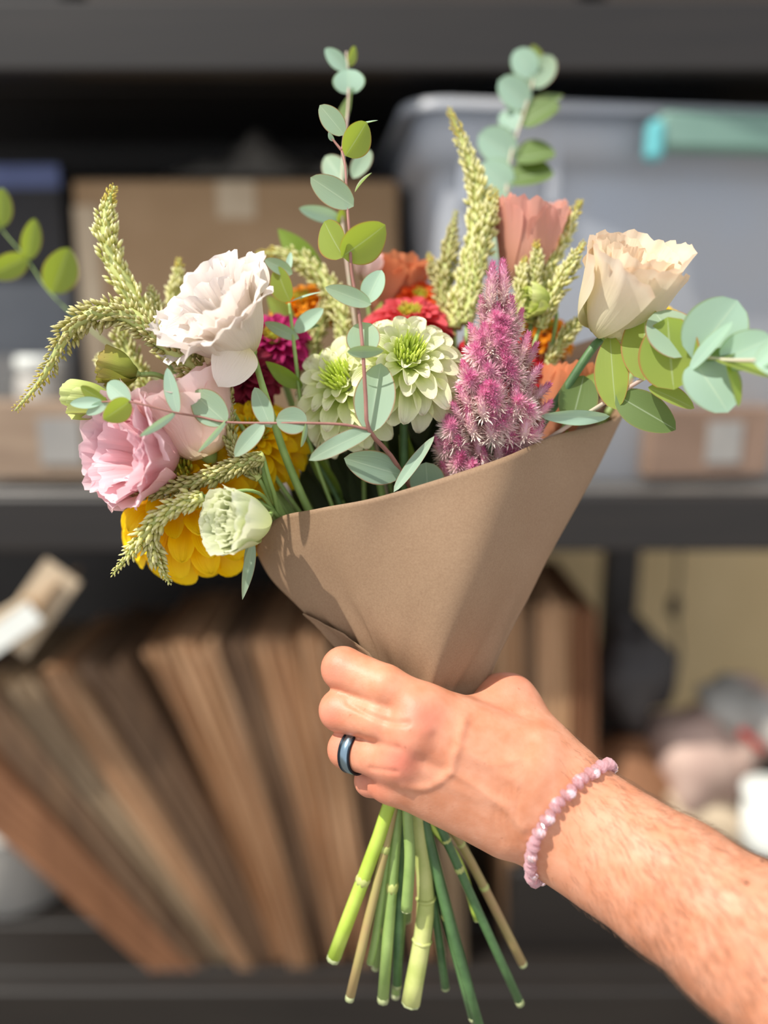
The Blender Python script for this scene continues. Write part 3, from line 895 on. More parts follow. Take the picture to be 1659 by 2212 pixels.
# arm hair
HN = normals(HV, HF)
M_hair = plain('dark_arm_hair', '5e4432', '7c5c44', 0.5, 40)
rng = np.random.RandomState(5)
adir = (C(1236, 1778, .412) - C(1620, 2035, .362)); adir /= np.linalg.norm(adir)
ok = np.where((px > 1190) & (px < 1760) & (np.abs(HN[:, 2]) < 2) & (-HN[:, 2] > -0.35))[0]
ok = ok[(px[ok] - 1190) / 300 > rng.rand(len(ok)) * 0.9]
sel = rng.choice(ok, 3600, replace=False)
mb_v, mb_f = [], []
for i in sel:
    p, n = HV[i], HN[i]
    g = -adir * 1.0 + np.array([0, -0.55, 0]) + 0.35 * rng.randn(3)
    g = g - n * g.dot(n); g /= np.linalg.norm(g)
    L = 0.004 + 0.005 * rng.rand(); w = np.cross(g, n) * 0.000045
    pts = [p - n * 0.0003, p + g * L * 0.45 + n * L * 0.22, p + g * L + n * L * 0.20]
    b0 = len(mb_v)
    for q in pts[:2]: mb_v += [q - w, q + w, q + n * 0.00006]
    mb_v.append(pts[2])
    mb_f += [(b0, b0 + 1, b0 + 4, b0 + 3), (b0 + 1, b0 + 2, b0 + 5, b0 + 4), (b0 + 2, b0, b0 + 3, b0 + 5), (b0 + 3, b0 + 4, b0 + 6), (b0 + 4, b0 + 5, b0 + 6), (b0 + 5, b0 + 3, b0 + 6)]
part('arm_hair', cam2w(np.array(mb_v)), mb_f, M_hair, person, kind='stuff')
# moles on the forearm
for x, y in ((1614, 1908), (1645, 1861), (1652, 2118)):
    i = np.argmin((px - x) ** 2 + (py - y) ** 2 + (HN[:, 2] > 0) * 1e6)
    v, f, u = grid(lambda U, V: cam2w(HV[i][None] + 0.0009 * np.stack([np.cos(U * 6.283) * np.sin(V * 3.1416), np.sin(U * 6.283) * np.sin(V * 3.1416), 0.5 * np.cos(V * 3.1416)], 1)), 8, 5)
    part('mole', v, f, plain('mole_brown_%d' % x, '5a3424', '5a3424', 0.6), person)

# ring
M_ring, nt, nd, lk, bs = new_mat('dark_blue_steel')
bs.inputs['Base Color'].default_value = lin('8fa6b4'); bs.inputs['Metallic'].default_value = 1; bs.inputs['Roughness'].default_value = 0.28
M_ringd = plain('dark_steel_edge', '26303a', '26303a', 0.35, metal=0.8)
ca, cb_ = P(812, 1634, .4075), P(750, 1618, .418)
axr = (cb_ - ca).normalized(); cr = ca.lerp(cb_, 0.70)
x_, y_, z_ = frame(axr)
rg = thing('wedding_ring', 'dark steel ring band on the ring finger', 'ring', cr)
def band(r, prof, n=40):
    V = [cr + x_ * (r + dr_) * math.cos(2 * math.pi * k / n) + y_ * (r + dr_) * math.sin(2 * math.pi * k / n) + z_ * dz for dz, dr_ in prof for k in range(n)]
    F = []
    m = len(prof)
    for j in range(m):
        for k in range(n): F.append((j * n + k, j * n + (k + 1) % n, ((j + 1) % m) * n + (k + 1) % n, ((j + 1) % m) * n + k))
    return V, F
part('band', *band(0.0106, [(-.0030, .0), (-.0026, .0014), (.0026, .0014), (.0030, .0), (.0024, -.0006), (-.0024, -.0006)]), M_ring, rg)
for s_ in (-1, 1): part('edge_band', *band(0.0106, [(s_ * .0030 - .0006, .0), (s_ * .0030 - .0006, .0015), (s_ * .0030 + .0005, .0012), (s_ * .0030 + .0005, 0)]), M_ringd, rg)

# bracelet of pink glass beads
M_bead, nt, nd, lk, bs = new_mat('pink_glass')
bs.inputs['Base Color'].default_value = lin('f8d0d6'); bs.inputs['Roughness'].default_value = 0.08
bs.inputs['Transmission Weight'].default_value = 0.7; bs.inputs['IOR'].default_value = 1.5; bs.inputs['Specular IOR Level'].default_value = 0.8
bst, bsb = C(1303, 1662, .404), C(1163, 1893, .409)
cen = (bst + bsb) / 2
upv = (bst - bsb); hh = np.linalg.norm(upv) / 2; upv /= (2 * hh)
fw = np.cross(upv, adir); fw /= np.linalg.norm(fw)
if fw[2] > 0: fw = -fw
# snug on the wrist: push each bead out along rays until it clears the field
def fld(q):
    i = np.round((q - lo) / VX).astype(int)
    if np.any(i < 0) or np.any(i >= dim): return 0.05
    return D[i[0], i[1], i[2]]
slope = -adir
bl = thing('bead_bracelet', 'bracelet of small pink glass beads around the wrist', 'bracelet', P(1236, 1778, .412))
bm_v, bm_f = [], []
def bead_mesh():
    n, m = 8, 6
    V, F = [(0, 0, 1)], []
    for j in range(1, m):
        la = math.pi * j / m
        for k in range(n): V.append((math.sin(la) * math.cos(2 * math.pi * (k + .5 * j) / n), math.sin(la) * math.sin(2 * math.pi * (k + .5 * j) / n), math.cos(la)))
    V.append((0, 0, -1)); e = len(V) - 1
    for k in range(n): F.append((0, 1 + k, 1 + (k + 1) % n))
    for j in range(m - 2):
        for k in range(n): a = 1 + j * n; F.append((a + k, a + n + k, a + n + (k + 1) % n, a + (k + 1) % n))
    for k in range(n): a = 1 + (m - 2) * n; F.append((a + k, e, a + (k + 1) % n))
    return V, F
bmesh_ = mesh_of('bead', *bead_mesh(), M_bead, smooth=False)
M_seed, nt, nd, lk, bs = new_mat('glint_pink_bead')  # metallic finish added so the small beads glint
bs.inputs['Base Color'].default_value = lin('f6dade'); bs.inputs['Roughness'].default_value = 0.12; bs.inputs['Metallic'].default_value = 0.7
smesh_ = mesh_of('seed_bead', *bead_mesh(), M_seed, smooth=False)
NBD = 46
cw = []
for k in range(NBD):
    a = 2 * math.pi * k / NBD
    dr_ = upv * math.cos(a) + fw * math.sin(a)
    # the string bows towards the hand on the visible side
    q0 = cen + adir * (0.006 * max(0, math.sin(a)))
    r = 0.016
    while r < 0.06 and fld(q0 + dr_ * r) < 0.0022: r += 0.0005
    cw.append(q0 + dr_ * r)
cw = np.array(cw)
for it in range(2): cw = (np.roll(cw, 1, 0) + 2 * cw + np.roll(cw, -1, 0)) / 4 + 0.0
for k in range(NBD):
    p = Vector(cam2w(cw[k][None])[0]); pn = Vector(cam2w(cw[(k + 1) % NBD][None])[0])
    x2, y2, z2 = frame(pn - p)
    s_ = 0.0037 if k % 2 else 0.0031
    inst('bead', bmesh_, bl, basis(x2, y2, z2, p, (s_, s_, 0.0023)))
    if k % 2 == 0:
        pp = p + AF * -0.0004 + x2 * 0.0014 * (1 if k % 4 else -1)
        inst('seed_bead', smesh_, bl, basis(x2, z2, y2, p.lerp(pn, 0.5) + x2 * 0.0016 * (1 if k % 4 else -1), (0.0027, 0.0027, 0.0027)))
# ------------------------------------------------------------ plant materials
M_stem = plain('green_stem', '7f9a52', '93ac62', 0.5, 60)
M_stemd = plain('dark_green_stem', '3f5f36', '567a48', 0.5, 60)
M_steml = plain('lime_stem', 'a3bf3e', 'b6cc58', 0.45, 60)
M_stemy = plain('yellow_green_stem', 'aab464', 'c2c67e', 0.5, 60)
M_stemt = plain('tan_stem', 'a39a5e', 'a8895e', 0.6, 40)
M_stemm = plain('mauve_grey_stem', '9a9a78', '988478', 0.6, 40)
M_twig = plain('red_brown_twig', '8a5c50', '9c6e62', 0.5, 60)
M_twigp = plain('pale_twig', 'b8b49a', 'c4a69a', 0.5, 60)
M_cut = plain('cut_stem_end', '8f9a68', 'aab084', 0.7, 90)
M_euc = thin('eucalyptus_leaf', [(0, 'a6bfa6'), (0.5, '9ab39c'), (1, '9aae94')], 0.36, 'a6c413', 0.55, 0.10, edge='9a7058', scale=140)
M_eucm = thin('mint_eucalyptus_leaf', [(0, 'b4d2bf'), (1, 'a9cab6')], 0.35, 'a8c860', 0.55, 0.08, edge='93a880', scale=120)
M_eucd = thin('olive_eucalyptus_leaf', [(0, '6e8450'), (1, '5f7440')], 0.3, '7d9a1c', 0.55, 0.08, edge='7a7a48', scale=120)
M_eucl = thin('backlit_eucalyptus_leaf', [(0, '98aa52'), (1, '8ea24c')], 0.45, 'adc01e', 0.5, 0.10, edge='b0724a', scale=140)  # lime base colour paints in sun shining through the leaf
M_leafg = thin('broad_green_leaf', [(0, '7f9c4a'), (1, '8ca84c')], 0.4, 'a8c434', 0.5, 0.3, scale=90)
M_sepal = thin('green_sepal', [(0, '8aa24c'), (1, 'a9bd66')], 0.3, 'b4cc50', 0.5, 0.2, scale=150)
M_white = thin('white_petal', [(0, 'e8dca4'), (0.35, 'f0e6d6'), (1, 'f2e8e2')], 0.35, None, 0.55, 0.5, scale=60)
M_cream = thin('cream_petal', [(0, 'dfe3a0'), (0.35, 'f3ecc6'), (0.9, 'f8ead2'), (1, 'f4dcc0')], 0.35, None, 0.55, 0.3, scale=60)
M_pink = thin('pink_petal', [(0, 'f1d9c0'), (0.3, 'f6c0c2'), (1, 'fbdbe2')], 0.38, None, 0.55, 0.4, scale=60)
M_blush = thin('blush_petal', [(0, 'e9e0b4'), (0.35, 'f5d8ce'), (1, 'f9dcda')], 0.38, None, 0.55, 0.35, scale=60)
M_peach = thin('peach_petal', [(0, 'ecd9ae'), (0.3, 'e2a88c'), (1, 'e5a898')], 0.38, None, 0.4, 0.35, scale=60, spec=0.6)
M_orange = thin('apricot_petal', [(0, 'e0a080'), (1, 'e59468')], 0.38, None, 0.5, 0.3, scale=60)
M_green = thin('green_white_petal', [(0, 'c9d98a'), (0.5, 'dfe8b0'), (1, 'eef0d6')], 0.35, None, 0.5, 0.35, scale=60)
M_yel = thin('yellow_zinnia_petal', [(0, 'f6bc00'), (0.6, 'ffd400'), (1, 'ffe010')], 0.35, 'ffdc00', 0.5, 0.5, scale=60)
M_lime = thin('lime_white_zinnia_petal', [(0, 'cfe25c'), (0.35, 'eaefb4'), (0.8, 'faf6d8'), (1, 'fbf0d0')], 0.35, None, 0.5, 0.5, scale=60)
M_redz = thin('red_zinnia_petal', [(0, 'a01422'), (1, 'c81c2c')], 0.25, 'e01020', 0.6, 0.5, scale=60)
M_mag = thin('magenta_zinnia_petal', [(0, '9c1458'), (1, 'c42878')], 0.3, 'd81c70', 0.6, 0.5, scale=60)
M_burg = thin('burgundy_zinnia_petal', [(0, '6e0c28'), (1, '8e1838')], 0.25, 'a01030', 0.6, 0.5, scale=60)
M_coral = thin('coral_zinnia_petal', [(0, 'd04040'), (1, 'e0606a')], 0.3, 'f05050', 0.6, 0.5, scale=60)
M_orz = thin('orange_zinnia_petal', [(0, 'e04a10'), (1, 'ee6420')], 0.3, 'ff6010', 0.6, 0.5, scale=60)
M_disc = plain('zinnia_disc', 'c8a82a', '9cae30', 0.7, 300)
M_discl = plain('lime_zinnia_disc', 'c9dc4c', 'd8e670', 0.6, 300)
M_spike = thin('amaranth_floret', [(0, 'aeb458'), (0.5, 'e2de92'), (1, 'faf4cc')], 0.35, 'd8d860', 0.6, scale=300)
M_spikey = thin('yellow_amaranth_tip', [(0, '9aa23c'), (0.5, 'd4c860'), (1, 'f0dc80')], 0.35, 'e0c830', 0.6, scale=300)
M_spiked = thin('buff_amaranth_floret', [(0, '9c9a52'), (0.5, 'c4bd78'), (1, 'e6deae')], 0.35, 'c8c060', 0.6, scale=300)
M_cel = thin('celosia_bristle', [(0.0, 'f6efe2'), (0.35, 'f0d6d2'), (0.65, 'eab0c6'), (1, 'dc68a4')], 0.35, None, 0.45, scale=200, spec=0.6)

# ------------------------------------------------------------ builders
def stem_path(pts, n=26): return [P(*q) for q in crom(pts, n)]
def stem(root, pts, w, mat=None, name='stem', n=26, seg=7):
    """pts in (px, py, depth); w half widths in metres (start, end)"""
    rr = np.linspace(w[0], w[1], n)
    v, f, u = tube(stem_path(pts, n), list(rr), seg)
    return part(name, v, f, mat or M_stem, root, u)

LEAFS = {}
def leaf_mesh(mat, kind):
    key = (mat.name, kind)
    if key in LEAFS: return LEAFS[key]
    pw, asym, fold, curl, wav = {'round': (0.50, 0.92, 0.16, -0.10, .0), 'oval': (0.62, 0.9, 0.22, -0.14, .0), 'long': (0.85, 0.85, 0.25, -0.2, .0), 'wavy': (0.6, 0.95, 0.2, -0.5, .08)}[kind]
    def fn(U, V):
        w = 0.5 * np.sin(np.pi * np.clip(V, 0, 1) ** asym) ** pw
        x = (2 * U - 1) * w
        z = fold * np.abs(x) ** 1.3 * 1.4 + curl * (V - 0.3) ** 2 + wav * np.sin(7 * V + 3 * x) * np.abs(x) * 2
        return np.stack([x, V, z], 1)
    LEAFS[key] = mesh_of('leaf', *grid(fn, 8, 14)[:2], mat, grid(fn, 8, 14)[2])
    return LEAFS[key]

def leaf(root, b, t, w, roll=0, mat=None, kind='oval', name='leaf'):
    """b, t = (px, py, depth) of base and tip; w = width seen in pixels; roll turns it about its length"""
    B, T = P(*b), P(*t)
    y = (T - B); L = y.length; y.normalize()
    dm = (b[2] + t[2]) / 2
    view = -(AF)
    z0 = (view - y * view.dot(y)).normalized()
    x0 = y.cross(z0)
    r = math.radians(roll)
    z = z0 * math.cos(r) - x0 * math.sin(r)
    x = y.cross(z)
    wm = w / FPX * dm / max(0.25, abs(math.cos(r)))
    wm = min(wm, L * 1.15) if kind != 'round' else wm
    return inst(name, leaf_mesh(mat or M_euc, kind), root, basis(x, y, z, B, (wm, L, wm)))

ZP = {}
def zpetal_mesh(mat, var):
    key = (mat.name, var)
    if key in ZP: return ZP[key]
    ph = var * 1.7
    def fn(U, V):
        V = 1 - (1 - V) ** 1.9
        w = 0.5 * (0.42 + 0.58 * np.clip(V / 0.62, 0, 1) ** 1.2) * np.sqrt(np.clip(1 - (np.clip(V - 0.62, 0, 1) / 0.3801) ** 2.6, 0, 1))
        s = 2 * U - 1
        x = s * w
        z = (0.30 + .08 * var) * x * x * 2.2 * (1 if var != 2 else 0.7) - 0.26 * V * V + 0.03 * np.sin(9 * s + ph) * V + 0.03 * np.cos(6 * V + ph)
        return np.stack([x + 0.03 * np.sin(5 * V + ph), V - 0.05 * (np.abs(s) < 0.15) * (V > 0.97) * (var == 1), z], 1)
    g = grid(fn, 6, 8)
    ZP[key] = mesh_of('petal', g[0], g[1], mat, g[2])
    return ZP[key]

def zinnia(name, label, mat, c, n, R, rows, disc=M_disc, dome=0.0, seed=0, stem_pts=None, sw=(.0022, .0026), smat=None, group=None, inner=None, nin=40):
    """rows: (number, length/R, elevation deg, start radius/R, height/R, width/length)"""
    rng = random.Random(seed)
    Cc = P(*c)
    t = thing(name, label, 'flower', Cc, group)
    x0, y0, z0 = frame(n, AU)
    for k, (cnt, ln, el, r0, hh, wd) in enumerate(rows):
        for i in range(cnt):
            a = 2 * math.pi * (i + 0.5 * (k % 2)) / cnt + rng.uniform(-.1, .1)
            rad = x0 * math.cos(a) + y0 * math.sin(a)
            e = math.radians(el + rng.uniform(-9, 9))
            y = rad * math.cos(e) + z0 * math.sin(e)
            z = z0 * math.cos(e) - rad * math.sin(e)
            tw = rng.uniform(-.22, .22)
            x = y.cross(z); x, z = x * math.cos(tw) + z * math.sin(tw), z * math.cos(tw) - x * math.sin(tw)
            L = R * ln * rng.uniform(0.9, 1.08)
            o = Cc + rad * (R * r0) + z0 * (R * hh + rng.uniform(-.01, .01) * R)
            inst('petal', zpetal_mesh(mat, rng.randrange(3)), t, basis(x, y, z, o, (L * wd, L, L)))
    # disc with florets
    mb = MB()
    hc = rows[-1][4] * R
    def fn(U, V):
        rr = V * R * 0.2; th = U * 2 * np.pi
        base = np.array(Cc + z0 * (hc + R * 0.03))
        hgt = R * 0.12 * np.cos(V * np.pi / 2)
        return base[None] + (rr * np.cos(th))[:, None] * np.array(x0) + (rr * np.sin(th))[:, None] * np.array(y0) + hgt[:, None] * np.array(z0)
    mb.add(*grid(fn, 14, 5))
    for i in range(nin):
        a = i * 2.39996; rr = R * 0.2 * math.sqrt((i + .5) / nin)
        p = Cc + z0 * (hc + R * 0.1) + (x0 * math.cos(a) + y0 * math.sin(a)) * rr
        q = p + z0 * R * rng.uniform(.1, .2) * (1.6 if inner else 1) + (x0 * math.cos(a) + y0 * math.sin(a)) * R * 0.05
        mb.add(*tube([p, p.lerp(q, .6), q], [R * .014, R * .02, R * .008], 5))
    mb.part('flower_centre', disc, t)
    # green cup under the petals
    v, f = [], []
    prof = [(0.05, -0.30), (0.18, -0.24), (0.26, -0.12), (0.24, 0.02)]
    rings = [[Cc + z0 * (R * zz) + (x0 * math.cos(2 * math.pi * k / 14) + y0 * math.sin(2 * math.pi * k / 14)) * R * r for k in range(14)] for r, zz in prof]
    v, f = loft(rings, True, True)
    part('calyx', v, f, M_stem, t)
    if stem_pts:
        st = stem_path([c] + stem_pts, 30)
        st = [Cc - z0 * R * 0.28] + [p for p in st if (p - Cc).length > R * 0.45]
        pp = crom([tuple(p) for p in st], 34)
        v, f, u = tube(pp, list(np.linspace(sw[0], sw[1], 34)), 8)
        part('stem', v, f, smat or M_stem, t, u)
        v, f, u = tube([pp[-1], pp[-1] + (pp[-1] - pp[-2]) * 0.1], sw[1] * 0.97, 8); part('cut_end', v, f, M_cut, t)
    return t

def lisianthus(name, label, mat, base, axis, L, R, opn=0.5, ruf=0.06, layers=((5, 1.0, 1.0), (5, .78, .95), (4, .5, .86), (3, .28, .78)), seed=0, stem_pts=None, sw=(.0016, .0021), smat=None, cup=.6, span=118, cal=True, twist=0.10, rot=0.0, fringe=0.012, group=None, cat='flower'):
    """cup of overlapping ruffled petals. layers: (petals, radius factor, height factor)"""
    rng = np.random.RandomState(seed)
    B = P(*base)
    t = thing(name, label, cat, B, group)
    x0, y0, z0 = frame(axis, AU)
    X, Y, Z = (np.array(a)[None] for a in (x0, y0, z0))
    for j, (cnt, rf, hf) in enumerate(layers):
        for i in range(cnt):
            th0 = rot + 2 * math.pi * (i + 0.5 * j) / cnt + rng.uniform(-.15, .15)
            ph = rng.rand(6) * 6.28
            jr, jl, jo = 1 + .06 * rng.randn(), 1 + .05 * rng.randn(), opn * (1 + .25 * rng.randn()) * (1 - 0.22 * j)
            sp = math.radians(span * (360 / 5 / (360 / cnt)) ** -0.35 * (1.15 if j > 1 else 1))
            def fn(U, V):
                s = 2 * U - 1
                wid = 0.30 + 0.70 * np.sin(np.clip(V * 1.15, 0, 1) * np.pi / 2) ** 0.9
                th = th0 + s * sp / 2 * wid
                top = 1 - 0.20 * np.abs(s) ** 2.6 * V
                r = R * rf * jr * (0.10 + 0.90 * np.sin(np.clip(V, 0, 1) * (1.45 + .9 * (.85 - cup))) ** cup)
                r = r * (1 + twist * s * 0.8) * (1 + 0.02 * np.sin(3 * V + ph[0]))
                fl = np.clip(V - 0.55, 0, 1) / 0.45
                r = r + R * jo * fl ** 2 * 0.75
                z = L * hf * jl * V ** (1 + .8 * (.85 - cup)) * top - L * jo * 0.30 * fl ** 2.4
                A = R * ruf * V ** 3
                w1 = np.sin(9 * s * .5 * 2 + ph[1]) + 0.6 * np.sin(17 * s + ph[2] + 3 * V) + 0.35 * np.sin(31 * s + ph[3])
                w2 = np.sin(12 * s + ph[4]) + 0.5 * np.sin(25 * s + ph[5])
                r = r + A * w1
                z = z + A * 0.55 * w2 + L * fringe * fl ** 6 * np.sin(57 * s + ph[0])
                # shallow lengthwise creases
                r = r + R * 0.008 * np.sin(40 * s + ph[2]) * V
                return np.array(B)[None] + (r * np.cos(th))[:, None] * X + (r * np.sin(th))[:, None] * Y + z[:, None] * Z
            g = grid(fn, 26, 16)
            part('petal', g[0], g[1], mat, t, g[2])
    if cal:
        rings = [[B + z0 * (L * zz) + (x0 * math.cos(2 * math.pi * k / 12) + y0 * math.sin(2 * math.pi * k / 12)) * L * r for k in range(12)] for r, zz in ((.03, -.10), (.07, -.06), (.10, 0), (.11, .06), (.08, .1))]
        v, f = loft(rings, True, True); part('calyx', v, f, M_stem, t)
        for k in range(5):
            a = 2 * math.pi * k / 5 + rot
            rad = x0 * math.cos(a) + y0 * math.sin(a)
            y = (z0 * 0.75 + rad * 0.66).normalized(); z = rad * .75 - z0 * .66; x = y.cross(z)
            inst('sepal', leaf_mesh(M_sepal, 'long'), t, basis(x, y, z, B + rad * L * .07, (L * .09, L * .42, L * .09)))
    if stem_pts:
        st = [B - z0 * L * 0.08] + [P(*q) for q in stem_pts]
        pp = crom([tuple(p) for p in st], 34)
        v, f, u = tube(pp, list(np.linspace(sw[0], sw[1], 34)), 8)
        part('stem', v, f, smat or M_stem, t, u)
        v, f, u = tube([pp[-1], pp[-1] + (pp[-1] - pp[-2]) * 0.1], sw[1] * 0.97, 8); part('cut_end', v, f, M_cut, t)
        if len(stem_pts) > 5 and cat == 'flower':
            for i in (29 - seed % 2, 32 - seed % 3):
                dv = Vector(pp[i]) - Vector(pp[i - 1]); q = Vector(pp[i]); ww = sw[1] * 0.95
                v, f, u = tube([q, q + dv * .06, q + dv * .12, q + dv * .2], [ww, ww * 1.14, ww * 1.12, ww], 8); part('stem_node', v, f, M_stemy, t)
    return t

def spike(label, path, wpx, seed, mat=None, stem_pts=None, dens=1.0, tipmat=None, name='amaranth_spike', flare=0.55, ln=1.0, smat=None, sw=(.0012, .0016), group='green amaranth spikes in the bouquet', prof=None):
    """path from tip to base in (px, py, depth)"""
    rng = random.Random(seed)
    n = 60
    pts = [P(*q) for q in crom(path, n)]
    dm = sum(q[2] for q in path) / len(path)
    Wm = wpx * 1.15 / FPX * dm / 2
    t = thing(name, label, 'plant spike', pts[-1], group)
    core = [Wm * 0.42 * min(1, (0.12 + 1.6 * i / n)) for i in range(n)]
    v, f, u = tube(pts, core, 7); part('axis', v, f, M_stemy, t)
    length = sum((pts[i + 1] - pts[i]).length for i in range(n - 1))
    N = int(dens * length / 0.0021 * 6)
    mb = MB(); mt = MB()
    for k in range(N):
        s = (k + 0.5) / N
        fi = s * (n - 1); i = min(int(fi), n - 2)
        p = pts[i].lerp(pts[i + 1], fi - i)
        ax_ = (pts[i] - pts[i + 1]).normalized()      # towards the tip
        x, y, _ = frame(ax_)
        a = k * 2.39996 + rng.uniform(-.35, .35)
        rad = x * math.cos(a) + y * math.sin(a)
        sc = min(1.0, 0.28 + 2.0 * s) * (0.85 + 0.3 * rng.random())
        if s > 0.93: sc *= 0.85
        clump = 0.86 + 0.2 * math.sin(s * length / 0.0055 * 3.1 + math.sin(a * 2))
        e = flare + rng.uniform(-.25, .3)
        d = (ax_ * math.cos(e) + rad * math.sin(e)).normalized()
        L = 0.0058 * ln * sc * rng.uniform(.8, 1.15)
        o = p + rad * Wm * 0.42 * sc * clump
        w = L * 0.20
        x2 = d.cross(rad).normalized(); z2 = x2.cross(d)
        V = [o]
        for (h, r) in ((.3, 1.0), (.68, .8)):
            for q in range(4):
                b = q * math.pi / 2 + .4
                V.append(o + d * L * h + (x2 * math.cos(b) + z2 * math.sin(b)) * w * r)
        V.append(o + d * L)
        F = [(0, 1 + (q + 1) % 4, 1 + q) for q in range(4)] + [(1 + q, 1 + (q + 1) % 4, 5 + (q + 1) % 4, 5 + q) for q in range(4)] + [(5 + q, 5 + (q + 1) % 4, 9) for q in range(4)]
        U = [(.5, 0)] + [(.5, .35)] * 4 + [(.5, .7)] * 4 + [(.5, 1)]
        (mt if (tipmat and s < 0.16) else mb).add(V, F, U)
    mb.part('florets', mat or M_spike, t, kind='stuff')
    if mt.n: mt.part('tip_florets', tipmat, t, kind='stuff')
    if stem_pts:
        pp = crom([tuple(P(*q)) for q in [path[-1]] + stem_pts], 24)
        v, f, u = tube(pp, list(np.linspace(sw[0], sw[1], 24)), 7); part('stem', v, f, smat or M_stem, t, u)
    return t
# ------------------------------------------------------------ the flowers, each with its stem down through the fist
G = (885, 1585, .446)
def low(gx, bx, by, d=.455, gd=.446, mid=None):
    """stem points from the mouth of the fist to the cut end"""
    return [(gx, 1480, gd), (gx - 2, 1600, gd), (gx - 2, 1730, gd)] + ([mid] if mid else []) + [(bx, by, d)]

# white open lisianthus
wl = lisianthus('lisianthus', 'large open white lisianthus with ruffled petals at the upper left', M_white, (540, 758, .440), cdir(-.46, .52, .70), .045, .0265, opn=.42, ruf=.10, seed=4, rot=.4, cup=.7,
           layers=((5, 1.0, 1.05), (5, .76, 1.10), (4, .46, 1.0)),
           stem_pts=[(566, 830, .425), (590, 905, .43), (622, 1000, .44), (690, 1150, .45), (800, 1350, .448)] + low(862, 828, 2152), sw=(.0017, .0036), smat=M_stem, span=125)
for b, tp, w, r in (((532, 742, .42), (476, 824, .406), 96, 12), ((470, 720, .415), (352, 706, .41), 80, -20), ((520, 640, .43), (560, 552, .428), 84, -15)):
    leaf(wl, b, tp, w, r, M_white, 'wavy', 'petal')
# pink one facing left
lisianthus('lisianthus', 'rich pink frilly lisianthus at the far left, facing left', M_pink, (372, 985, .440), cdir(-.64, .0, .77), .043, .0262, opn=.36, ruf=.075, cup=.55, seed=7, rot=1.1,
           layers=((5, 1.0, 1.0), (5, .80, 1.04), (4, .52, .96)), span=130,
           stem_pts=[(430, 985, .44), (540, 1050, .46), (660, 1180, .46), (800, 1380, .45)] + low(845, 722, 2066, .45, .44), sw=(.0018, .0042), smat=M_steml)
# blush one behind it
lisianthus('lisianthus', 'pale blush lisianthus right behind the rich pink one', M_blush, (452, 985, .437), cdir(-.38, .86, .25), .050, .0235, opn=.26, ruf=.05, seed=11, rot=.2, cup=.5,
           stem_pts=[(480, 1010, .45), (580, 1100, .46), (700, 1230, .46), (810, 1400, .45)] + low(855, 757, 2150, .45, .442), sw=(.0017, .0028), smat=M_stemt, span=135)
# small greenish rose-like bud
lisianthus('lisianthus', 'small greenish cream lisianthus at the left corner of the paper', M_green, (566, 1130, .418), cdir(-.62, .05, .78), .031, .0160, cup=.5, opn=.16, ruf=.05, seed=21, rot=.7,
           layers=((5, 1.0, 1.0), (5, .8, 1.0), (4, .58, .96), (4, .36, .92), (3, .18, .88)), twist=.22, span=140,
           stem_pts=[(585, 1110, .43), (600, 1105, .45), (660, 1220, .455), (780, 1380, .452)] + low(875, 812, 2085, .47, .45), sw=(.0015, .0024))
# cream one at right
lisianthus('lisianthus', 'creamy white rose-like lisianthus at the upper right', M_cream, (1308, 722, .436), cdir(.20, .74, .64), .051, .0225, cup=.42, opn=.30, ruf=.055, seed=32, rot=2.2,
           layers=((5, 1.0, 1.0), (5, .84, 1.02), (4, .6, .97), (4, .38, .9), (3, .2, .82)), twist=.26, span=138,
           stem_pts=[(1283, 748, .436), (1215, 850, .442), (1150, 952, .45), (1040, 1150, .455), (945, 1380, .45)] + low(935, 1120, 2160, .47, .452, (980, 1850, .455)), sw=(.0024, .0028), smat=M_stemd)
# peach one at the top
lisianthus('lisianthus', 'peach pink lisianthus standing highest, between the amaranth spikes', M_peach, (1135, 632, .497), cdir(.03, .97, .2), .060, .0205, cup=.5, opn=.22, ruf=.09, seed=41, rot=.5,
           stem_pts=[(1120, 700, .50), (1080, 900, .50), (980, 1250, .48)] + low(920, 1022, 2195, .465, .452, (945, 1900, .46)), sw=(.002, .0032), smat=M_stemd, span=132)
lisianthus('lisianthus', 'apricot orange lisianthus in the blurred back centre', M_orange, (835, 690, .53), cdir(.1, .95, .2), .044, .020, opn=.35, ruf=.08, seed=47, rot=.9,
           stem_pts=[(840, 800, .52), (860, 1200, .49)] + low(900, 888, 2165, .455, .45, (920, 1950, .455)), sw=(.002, .0058), smat=M_stemy, span=130)
lisianthus('lisianthus', 'peach lisianthus low at the right inside the paper edge', M_orange, (1180, 985, .482), cdir(.22, .93, .15), .060, .0165, opn=.2, ruf=.06, seed=53, rot=.2,
           stem_pts=[(1120, 1150, .48), (980, 1400, .46)] + low(930, 1128, 2080, .48, .455, (1000, 1830, .465)), sw=(.0018, .0028), smat=M_stemt, span=130)
lisianthus('lisianthus_bud', 'pale pink closed lisianthus bud behind the central eucalyptus', M_blush, (790, 610, .5), cdir(.15, .9, .2), .018, .008, opn=.05, ruf=.04, seed=57,
           layers=((5, 1.0, 1.0), (4, .7, 1.0), (3, .4, 1.0)), stem_pts=[(800, 700, .5), (850, 1100, .48), (890, 1450, .45)], sw=(.001, .0015), twist=.3, span=150, cat='flower bud')
M_budg = thin('green_bud_petal', [(0, '93ab4e'), (0.6, 'c3cf72'), (1, 'e0e6a0')], 0.35, 'c8d860', 0.5, 0.4, scale=80)
M_budp = thin('olive_bud_petal', [(0, '8a9a40'), (0.6, 'a8ac4c'), (1, 'b09a58')], 0.3, 'b0b848', 0.5, 0.4, scale=80)
BL = ((4, 1.0, 1.0), (4, .75, 1.0), (3, .45, .98))
